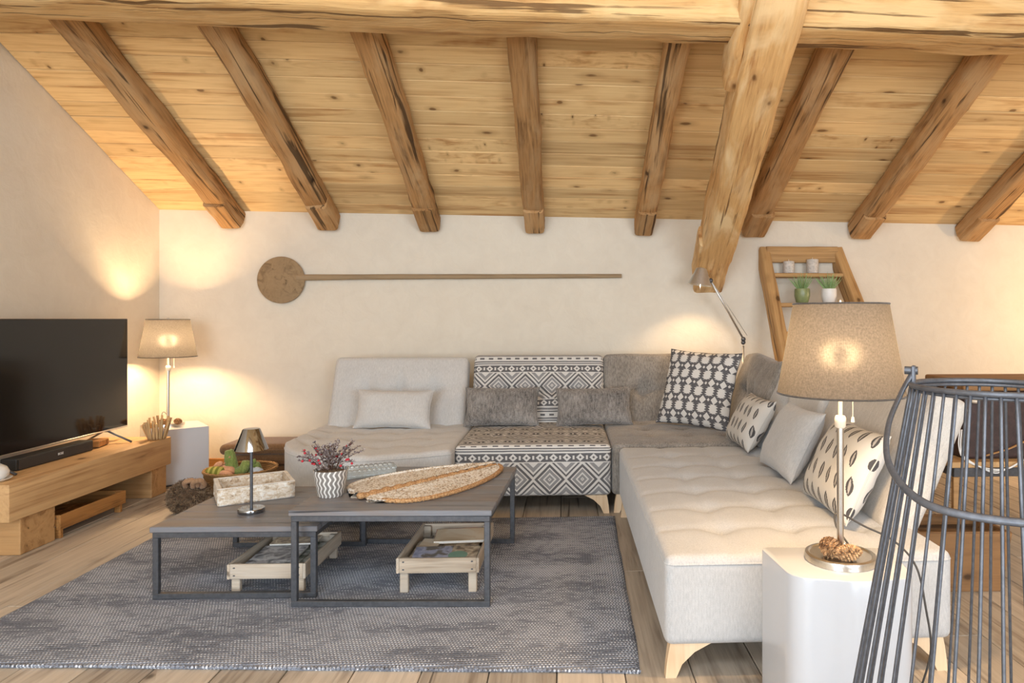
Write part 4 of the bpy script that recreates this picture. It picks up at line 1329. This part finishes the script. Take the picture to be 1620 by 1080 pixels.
def extrude_outline(name, out, z0, z1, bev, mat, parent):
    V = []; F = []; n = len(out)
    prof = [(z0, 0), (z1 - bev, 0), (z1 - bev * .3, bev * .3), (z1, bev)]
    cx = sum(p[0] for p in out) / n; cy = sum(p[1] for p in out) / n
    for (z, ins) in prof:
        for (x, y) in out:
            l = math.hypot(x - cx, y - cy); s = (l - ins) / l
            V.append((cx + (x - cx) * s, cy + (y - cy) * s, z))
    for i in range(len(prof) - 1):
        for k in range(n): F.append((i * n + k, i * n + (k + 1) % n, (i + 1) * n + (k + 1) % n, (i + 1) * n + k))
    F.append(list(range(n))[::-1]); F.append([(len(prof) - 1) * n + k for k in range(n)])
    o = mesh(name, V, F, mat, parent, True); o.data.set_sharp_from_angle(angle=R(35)); return o
extrude_outline('body', OUT, 0.015, 0.46, 0.006, WHITEGLOSS, sx_)
extrude_outline('plinth', [(x * .95, y * .95 + .001) for x, y in OUT], 0, 0.0148, 0.001, STEEL, sx_)
shade_lamp('large linen shade lamp glowing on the white side table in the foreground', (0.842, 2.055, .4605), -15, LAMP_FRONT)
pine_cone('large pale pine cone left of the front lamp pole', (0.795, 2.075, .4605 + .0185 + .028), 8, .085, .032)
pine_cone('dark open pine cone in front of the lamp pole', (0.80, 1.99, .4605 + .0185 + .022), 100, .085, .026, dens=1.3)
tube('lamp_cord', smooth_path([(0.90, 2.12, .478), (0.875, 2.17, .53), (0.89, 2.19, .565), (0.97, 2.18, .525), (1.055, 2.14, .485), (1.10, 2.09, .42), (1.115, 2.06, .30), (1.125, 2.05, .18), (1.10, 2.06, .06), (1.09, 2.08, .006), (1.2, 2.16, .006)], 8), .0032, CORD, None, 6)
tag(bpy.data.objects['lamp_cord.001'], 'dark lamp cord falling behind the white side table', 'cord')

# ------------------------------------------------------------------ ladder shelf
la = empty('ladder_shelf', (0, 0, 0), 0, 'old wooden step ladder leaning on the back wall as a shelf', 'ladder')
TOPZ, LEAN = 1.80, 0.60       # metres forward for each metre down
def lad(x, z): return Vector((x, 5.60 - LEAN * (TOPZ - z), z))
dirL = Vector((0, -LEAN, -1)).normalized()
nL = Vector((0, -1, LEAN)).normalized()     # faces the viewer and up
Llen = TOPZ / -dirL.z
SXL, SXR = 1.655, 2.275
def sxr(z): return SXR + 0.12 * (TOPZ - z)      # the right stile splays outwards
for x, sd_ in ((SXL, 1), (SXR, 2)):
    b = timber('stile', Llen - .02, 0.085, 0.15, LADDERW, la, seed=200 + sd_, hew=0.006, bev=0.014, n=40, wander=0.014)
    # section depth points back to the wall
    axes(b, lad(x, TOPZ), dirL if sd_ == 1 else (dirL + Vector((0.12 * -dirL.z, 0, 0))), -nL)
b = timber('top_board', SXR - SXL - .02, 0.045, 0.135, LADDERW, la, seed=210, hew=0.004, bev=0.01, n=20, wander=0.006)
axes(b, (SXL + .01, 5.60, 1.80), (1, 0, 0), (0, 0, -1))
zs = [1.572, 1.326, 1.098, .86, .62, .38, .14]
for k, z in enumerate(zs):
    p = lad(0, z)
    b = timber('step', sxr(z) - SXL - .075, 0.20, 0.032, LADDERW, la, seed=220 + k, hew=0.004, bev=0.008, n=20, wander=0.006)
    axes(b, (SXL + .0375, p.y + .105, z), (1, 0, 0), (0, 0, -1))
# candles and pots on its steps
WAX = plain('grey_wax', srgb(204, 196, 186), 0.7, nscale=60, amt=0.22, bump=0.3)
def candle(label, x, z, r, h, dy=.09):
    c = empty('pillar_candle', (x, lad(0, z).y + dy, z + .004), 0, label, 'candle', 'candles on the ladder')
    lathe('wax', [(0, 0), (r - .002, 0), (r, .003), (r, h - .004), (r - .003, h), (r * .6, h - .006), (0, h - .007)], WAX, c, 32)
    lathe('wick', [(.002, h - .007), (.002, h + .016), (0, h + .017)], CREAMPL, c, 8)
candle('shorter grey pillar candle on the top ladder step', 1.840, zs[0], .046, .098)
candle('taller grey pillar candle on the top ladder step', 2.040, zs[0], .048, .115)
GREENPOT = plain('green_glaze', srgb(132, 142, 96), 0.3, nscale=18, amt=0.2)
BLADE = Mat('succulent_blade', rough=0.6); n_ = BLADE.noise(BLADE.coord('Object'), 25, 1); BLADE.col(BLADE.ramp(n_, [(.35, srgb(104, 140, 78)), (.65, srgb(176, 200, 140))]))
def tuft_pot(label, x, z, mat, r, seed, dy=.10):
    c = empty('potted_succulent', (x, lad(0, z).y + dy, z + .004), 0, label, 'plant', 'potted plants on the ladder')
    lathe('pot', [(0, 0), (r * .72, 0), (r * .80, .006), (r, .055), (r * .98, .10), (r * .94, .112), (r * .88, .112), (r * .9, .095), (0, .092)], mat, c, 36)
    rr = random.Random(seed)
    proto = None
    for k in range(60):
        a = rr.uniform(0, 2 * PI); l = rr.uniform(.03, .72); L = rr.uniform(.10, .165)
        d = Vector((math.cos(a) * math.sin(l), math.sin(a) * math.sin(l), math.cos(l)))
        p = Vector((d.x * r * .55, d.y * r * .55, .09))
        bm = bmesh.new() if proto is None else None
        if proto is None:
            tube_bm(bm, [(0, 0, 0), (0.002, 0, .35), (0, 0, .7), (-.004, 0, 1)], [.035, .05, .035, .006], 5, False, True, .5)
            me = bpy.data.meshes.new('leaf'); bm.to_mesh(me); bm.free(); me.materials.append(BLADE.m); proto = me
        o = link('leaf', proto, None, c)
        o.location = p; o.rotation_euler = d.to_track_quat('Z', 'Y').to_euler(); o.scale = (L * .5, L * .5, L)
tuft_pot('spiky green plant in a green glazed pot on the ladder', 1.905, zs[1], GREENPOT, .062, 1)
tuft_pot('spiky green plant in a white pot on the ladder', 2.125, zs[1], WHITECER, .062, 2)

# ------------------------------------------------------------------ reading lamp behind the sofa
rl = empty('reading_lamp', (1.445, 5.50, 0), 0, 'slim aluminium reading lamp on a jointed arm behind the sofa corner', 'lamp')
J0 = Vector((0, 0, .98)); J1 = Vector((-.006, -.03, 1.035)); J2 = Vector((-.315, -.22, 1.498))
lathe('base', [(0, 0), (.11, 0), (.11, .012), (.10, .016), (0, .018)], ALU, rl, 40)
tube('post', [(0, 0, .016), J0], .009, ALU, rl, 12)
tube('arm', [J1, J2], .0085, ALU, rl, 10)
tube('tension_rod', [J1 + Vector((.03, 0, .03)), J2 + Vector((.018, 0, -.02))], .0022, ALU, rl, 6)
bm = bmesh.new()
for p in (J0.lerp(J1, .5), J2, J1):
    bmesh.ops.create_uvsphere(bm, u_segments=14, v_segments=8, radius=.019, matrix=Matrix.Translation(p))
frombm('joint', bm, STEEL, rl, True)
hd_ = lathe('head', [(.022, .085), (.040, .078), (.048, .060), (.090, -.045), (.093, -.052), (.088, -.050), (.044, .058), (.036, .07), (0, .075)], ALU, rl, 40)
HP = J2 + Vector((-.085, -.02, .015))
hd_.location = HP; hd_.rotation_euler = (0, R(8), 0)
o = tube('head_neck', [J2, HP + Vector((.03, 0, .055))], .007, ALU, rl, 8)
bm = bmesh.new(); bmesh.ops.create_uvsphere(bm, u_segments=14, v_segments=8, radius=.027, matrix=Matrix.Translation(HP + Vector((0, 0, -.012))))
frombm('bulb', bm, BULB, rl, True)
tube('switch_stem', [HP + Vector((0, 0, -.03)), HP + Vector((-.002, 0, -.085))], .004, CREAMPL, rl, 8)
l = bpy.data.lights.new('reading_light', 'SPOT'); l.energy = LAMP_READ; l.color = WARM; l.spot_size = R(115); l.spot_blend = .5; l.shadow_soft_size = .03
lo_ = bpy.data.objects.new('reading_light', l); lo_.location = Vector((1.445, 5.50, 0)) + HP + Vector((0, 0, -.045)); lo_.rotation_euler = (R(6), 0, 0); C.objects.link(lo_)

# ------------------------------------------------------------------ toy basket corner
WICK = Mat('wicker', rough=0.8)
o_ = WICK.coord('Object'); x, y, z = WICK.sep(o_)
w1 = (x.m('ARCTAN2', y) * 40.0 + (z * 260.0).fl() * 3.14159).sin(); w2 = (z * 520.0).sin().abs()
WICK.col(WICK.ramp((w1 * .25 + w2 * .3 + .4).cl(), [(.2, srgb(120, 82, 44)), (.8, srgb(206, 160, 104))])); WICK.bump(w1 * .5 + w2, .9, .006)
ba = empty('toy_basket', (-2.175, 4.70, 0), 0, 'round wicker basket full of soft toys beside the grey end seat', 'basket')
lathe('body', [(0, 0), (.175, 0), (.19, .02), (.222, .19), (.214, .19), (.18, .025), (0, .02)], WICK.m, ba, 56)
tube('rim', [(.219 * math.cos(2 * PI * k / 96), .219 * math.sin(2 * PI * k / 96), .195 + .002 * math.sin(k * 2.1)) for k in range(96)], .010, WICK.m, ba, 8, closed=True)
GREENP = fabric('green_plush', srgb(100, 118, 58), srgb(158, 172, 100), 150, bump=.8)
PEACH = fabric('peach_plush', srgb(206, 146, 108), srgb(232, 178, 140), 150, bump=.8)
YEL = Mat('striped_plush', rough=.95); x, y, z = YEL.sep(YEL.coord('Object')); YEL.col(YEL.mix((x * 190.0).sin().gt(.1), srgb(126, 128, 50), srgb(186, 178, 92)))
BLUEP = fabric('pale_blue_plush', srgb(160, 172, 182), srgb(208, 216, 222), 150)
ORNG = fabric('orange_plush', srgb(196, 96, 54), srgb(224, 134, 88), 150)
def blob(name, pts, rads, mat, parent, seg=14):
    P = smooth_path(pts, 5); n = len(P)
    rr_ = []
    for i in range(n):
        f = i / (n - 1) * (len(rads) - 1); k = min(int(f), len(rads) - 2); rr_.append(rads[k] + (rads[k + 1] - rads[k]) * (f - k))
    return tube(name, P, rr_, mat, parent, seg)
BP = Vector((-2.175, 4.70, 0))
def toy(label, loc): return empty('soft_toy', BP + Vector(loc), 0, label, 'soft toy', 'toys in the basket')
a = toy('green cactus soft toy standing up in the basket', (.0, -.03, .145))
blob('body', [(-.05, 0, .0), (-.045, 0, .05), (-.055, 0, .12), (-.062, 0, .175), (-.063, 0, .182)], [.035, .043, .038, .028, .006], GREENP, a)
blob('arm', [(-.03, -.01, .03), (.03, -.02, .05), (.06, -.02, .10), (.065, -.02, .115)], [.03, .033, .03, .006], GREENP, a)
for p in ((-.075, -.035, .1), (-.03, -.036, .07), (-.045, -.03, .14)): blob('flower', [p, (p[0], p[1] - .012, p[2])], [.006, .003], PEACH, a, 8)
a = toy('peach coloured soft toy with long limbs in the basket', (-.085, -.04, .15))
blob('body', [(-.05, .02, .02), (0, 0, .045), (.05, -.03, .04), (.075, -.04, .03)], [.02, .036, .036, .008], PEACH, a)
blob('limb', [(-.04, .03, .03), (-.06, .02, .065), (-.03, .0, .085), (-.02, -.01, .08)], [.018, .022, .02, .006], PEACH, a)
blob('limb', [(-.03, -.04, .01), (.02, -.07, .035), (.07, -.085, .03), (.085, -.09, .02)], [.018, .024, .022, .006], PEACH, a)
a = toy('yellow green striped soft toy at the left of the basket', (-.125, -.085, .125))
blob('body', [(-.07, 0, .03), (-.03, 0, .05), (.03, 0, .05), (.075, 0, .02)], [.012, .05, .052, .012], YEL.m, a, 18)
blob('tail', [(.06, 0, .03), (.09, -.01, .045), (.11, -.01, .04)], [.015, .012, .004], YEL.m, a)
a = toy('round green soft toy at the right of the basket', (.085, .01, .15))
blob('body', [(0, 0, -.02), (0, 0, .03), (0, 0, .08), (0, 0, .09)], [.03, .05, .03, .006], GREENP, a, 16)
blob('leaf', [(.0, -.02, .07), (.01, -.03, .10), (.015, -.03, .115)], [.012, .014, .003], GREENP, a)
a = toy('pale blue soft toy at the right rim of the basket', (.125, -.06, .16))
blob('body', [(-.04, 0, .01), (0, 0, .03), (.03, 0, .02), (.045, 0, .01)], [.012, .028, .026, .006], BLUEP, a)
blob('ear', [(-.02, 0, .04), (-.03, -.005, .06), (-.03, -.005, .068)], [.01, .01, .003], BLUEP, a)
a = toy('orange soft toy under the pale blue one', (.10, -.11, .14))
blob('body', [(-.04, 0, .0), (0, 0, .025), (.04, 0, .015), (.055, 0, .01)], [.01, .024, .022, .005], ORNG, a)
blob('tail', [(-.03, 0, .01), (-.055, -.01, .02), (-.065, -.01, .022)], [.01, .008, .003], ORNG, a)
a = toy('brown soft toy filling the middle of the basket', (.02, .06, .06))
blob('body', [(-.13, 0, .03), (-.05, .0, .05), (.06, 0, .05), (.13, 0, .03)], [.03, .075, .075, .03], BROWNCLOTH, a)
blob('head', [(-.02, -.12, .03), (.03, -.13, .05), (.06, -.13, .04)], [.03, .05, .02], BROWNCLOTH, a)

# folded brown cushions
for k, (dx, z, dz, lab) in enumerate(((.03, 0.0, .13, 'thick brown floor cushion at the bottom of the stack behind the basket'), (.02, .131, .075, 'brown floor cushion in the middle of the stack behind the basket'), (-.03, .207, .075, 'topmost brown floor cushion of the stack behind the basket'))):
    c = empty('floor_cushion', (-2.16 + dx, 5.09, z), R(2 - k), lab, 'cushion', 'stacked brown floor cushions')
    rbox('cover', .66, .36, dz, dz * .46, (20, 12, 3), BROWNCLOTH, c, None, None, 0.006)
    tube('piping', round_loop(.662, .362, .05, dz * .5), .004, BROWNCLOTH, c, 6, closed=True)

# furry toy
fz = empty('furry_toy', (-2.33, 4.36, 0), 0, 'shaggy brown furry toy with looped beige ears on the floor by the basket', 'soft toy')
FURB = plain('fur_skin', srgb(96, 76, 58), .95, amt=.2)
FUR = Mat('brown_fur', rough=.8); n_ = FUR.noise(FUR.coord('Object'), 40, 2); FUR.col(FUR.ramp(n_, [(.35, srgb(84, 64, 48)), (.65, srgb(164, 140, 112))]))
bm = bmesh.new(); bmesh.ops.create_uvsphere(bm, u_segments=28, v_segments=18, radius=.105, matrix=Matrix.Translation((0, 0, .098)) @ Matrix.Diagonal((1.08, 1, .92, 1)))
frombm('body', bm, FURB, fz, True)
rr = random.Random(9); bm = bmesh.new()
for k in range(3800):
    z = rr.uniform(-.93, 1); a = rr.uniform(0, 2 * PI); q = math.sqrt(1 - z * z)
    n0 = Vector((q * math.cos(a), q * math.sin(a), z)); p = Vector((n0.x * .112, n0.y * .104, n0.z * .095 + .098))
    d = (n0 + Vector((rr.uniform(-.8, .8), rr.uniform(-.8, .8), rr.uniform(-1.0, .2)))).normalized() * rr.uniform(.018, .03)
    if p.z + d.z < .004: d.z = .004 - p.z
    s_ = n0.cross(d).normalized() * .0016
    vs_ = [bm.verts.new(p - s_), bm.verts.new(p + s_), bm.verts.new(p + d * .6 + s_ * .6 + n0 * .004), bm.verts.new(p + d)]
    bm.faces.new((vs_[0], vs_[1], vs_[2])); bm.faces.new((vs_[0], vs_[2], vs_[3]))
frombm('fur', bm, FUR.m, fz)['kind'] = 'stuff'
EAR = fabric('beige_plush', srgb(146, 112, 84), srgb(190, 154, 120), 150)
for s in (0, 1):
    tube('ear', smooth_path([(.01 + s * .045, -.06, .17), (.02 + s * .05, -.085, .205), (.06 + s * .05, -.08, .215), (.075 + s * .04, -.05, .18), (.05 + s * .04, -.03, .165)], 6), .015, EAR, fz, 10)

# ------------------------------------------------------------------ right hand corner
tr2 = empty('wooden_trough', (1.755, 3.05, 0), R(-2), 'old brown wooden trough on the floor behind the chaise', 'trough')
def flared(name, x0, x1, y, th, z0, z1, fl):
    V = []
    for yy in (y, y + th):
        V += [(x0, yy, z0), (x1, yy, z0), (x1 + fl, yy, z1), (x0 - fl, yy, z1)]
    bm = bmesh.new(); vs_ = [bm.verts.new(v) for v in V]
    for f in ((0, 1, 2, 3), (7, 6, 5, 4), (0, 4, 5, 1), (1, 5, 6, 2), (2, 6, 7, 3), (3, 7, 4, 0)): bm.faces.new([vs_[i] for i in f])
    bmesh.ops.bevel(bm, geom=bm.edges[:], offset=.005, segments=2, affect='EDGES')
    return frombm(name, bm, TROUGHW, tr2)
flared('front_board', -.16, .165, -.14, .024, .0, .262, .05); flared('back_board', -.16, .165, .12, .024, .0, .262, .05)
for s in (-1, 1):
    o = box('end_board', (-.012, -.115, 0), (.012, .119, .262), TROUGHW, tr2, bev=.004); o.location = (s * .150, 0, .004); o.rotation_euler = (0, R(s * 10.8), 0)
box('base_board', (-.15, -.115, .01), (.15, .119, .028), TROUGHW, tr2, bev=.002)

cn = empty('console_bench', (2.62, 3.68, 0), 0, 'low bench with wooden top and dark metal frame behind the chaise', 'bench')
for k in range(3): box('board', (-.62, -.24 + .16 * k + .001, .425), (.62, -.08 + .16 * k - .001, .455), BENCHW, cn, bev=.003)
bm = bmesh.new()
abox(bm, (-.6, -.225, .375), (.6, -.20, .4245), .002); abox(bm, (-.6, .20, .375), (.6, .225, .4245), .002); abox(bm, (-.6, -.20, .375), (-.575, .20, .4245), .002); abox(bm, (.575, -.20, .375), (.6, .20, .4245), .002)
frombm('apron', bm, STEEL, cn)
for sx in (-1, 1):
    for sy in (-1, 1): box('leg', (sx * .5875 - .014, sy * .2125 - .0125, 0), (sx * .5875 + .014, sy * .2125 + .0125, .3748), BLOCKW, cn, bev=.002)
LEATH = plain('dark_leather', srgb(62, 46, 44), .5, nscale=50, amt=.3, bump=.3)
TAN = plain('tan_strap', srgb(176, 132, 84), .6)
bg_ = empty('leather_box', (2.55, 3.70, .4555), 0, 'dark brown leather box with brown lid and tan strap on the bench', 'box')
box('body', (-.44, -.19, 0), (.44, .19, .36), LEATH, bg_, bev=.015, seg=3)
box('lid', (-.45, -.2, .3605), (.45, .2, .42), TROUGHW, bg_, bev=.012, seg=3)
tube('strap', smooth_path([(-.33, -.197, .02), (-.2, -.204, .06), (-.05, -.206, .13), (.1, -.204, .2), (.2, -.197, .24)], 6), .010, TAN, bg_, 8, flat=.4)
lathe('lid_knob', [(0, 0), (.012, 0), (.022, .008), (.022, .016), (.012, .022), (0, .024)], CREAMPL, bg_, 16, (-.40, -.215, .30))
cc = empty('white_cable', (0, 0, 0), 0, 'loops of thin white cable hanging over the bench edge', 'cable')
for k in range(3):
    z0 = .4585 + .004 * k
    tube('loop', smooth_path([(2.06 + .01 * k, 3.47, .62), (2.045 + .01 * k, 3.455, .54), (2.07, 3.45, .47 + .006 * k), (2.16 + .02 * k, 3.418, .43 - .012 * k), (2.28, 3.415, .425), (2.38, 3.43, .466), (2.45, 3.46, z0)], 6), .0035, WHITECER, cc, 6)

# ------------------------------------------------------------------ wire lantern in the foreground
ln = empty('wire_lantern', (0.803, 1.235, 0), R(-33), 'tall black wire lantern with carrying handle in the right foreground', 'lantern')
LZ = 1.072; LR = .145
def lr(z):
    # radius profile: narrow collar, swelling belly, drawn in to the foot
    return LR + .172 * (LZ - z) - (.62 * max(0, .42 - z) ** 2)
bm = bmesh.new()
prof = [(lr(z), z) for z in [LZ - (LZ - .02) * i / 26 for i in range(27)]]
tube_bm(bm, [(r, 0, z) for r, z in prof], .0031, 6)
bmesh.ops.recalc_face_normals(bm, faces=bm.faces); wme = bpy.data.meshes.new('wire'); bm.to_mesh(wme); bm.free(); wme.materials.append(BLACKMETAL)
for p in wme.polygons: p.use_smooth = True
NW = 40
for k in range(NW):
    o = link('wire', wme, None, ln); o.rotation_euler = (0, 0, 2 * PI * (k + .3) / NW)
def hoop(name, r, z, th, flat=1.0): return tube(name, [(r * math.cos(2 * PI * k / 72), r * math.sin(2 * PI * k / 72), z) for k in range(72)], th, BLACKMETAL, ln, 8, True, flat)
hoop('top_ring', LR, LZ, .0055); hoop('collar_ring', LR - .004, LZ - .008, .0035); hoop('foot_ring', lr(.02), .012, .008)
lathe('base_plate', [(0, .004), (lr(.02) - .004, .004), (lr(.02) - .004, .012), (0, .012)], BLACKMETAL, ln, 48)
ha = tube('handle', smooth_path([(-LR + .004, 0, LZ + .026), (-.162, -.02, LZ - .02), (-.178, -.07, LZ - .075), (-.170, -.14, LZ - .13), (-.125, -.205, LZ - .17), (-.06, -.235, LZ - .185), (.06, -.235, LZ - .185), (.125, -.205, LZ - .17), (.170, -.14, LZ - .13), (.178, -.07, LZ - .075), (.162, -.02, LZ - .02), (LR - .004, 0, LZ + .026)], 8), .0068, BLACKMETAL, ln, 8, flat=.55)
for s in (-1, 1):
    box('lug', (s * LR - .004 - .004 * s, -.010, LZ - .004), (s * LR + .004 - .004 * s, .010, LZ + .036), BLACKMETAL, ln, bev=.002)
    bo = lathe('bolt', [(0, -.012), (.008, -.012), (.008, .012), (0, .012)], STEEL, ln, 12); bo.location = (s * LR, 0, LZ + .026); bo.rotation_euler = (0, R(90), 0)
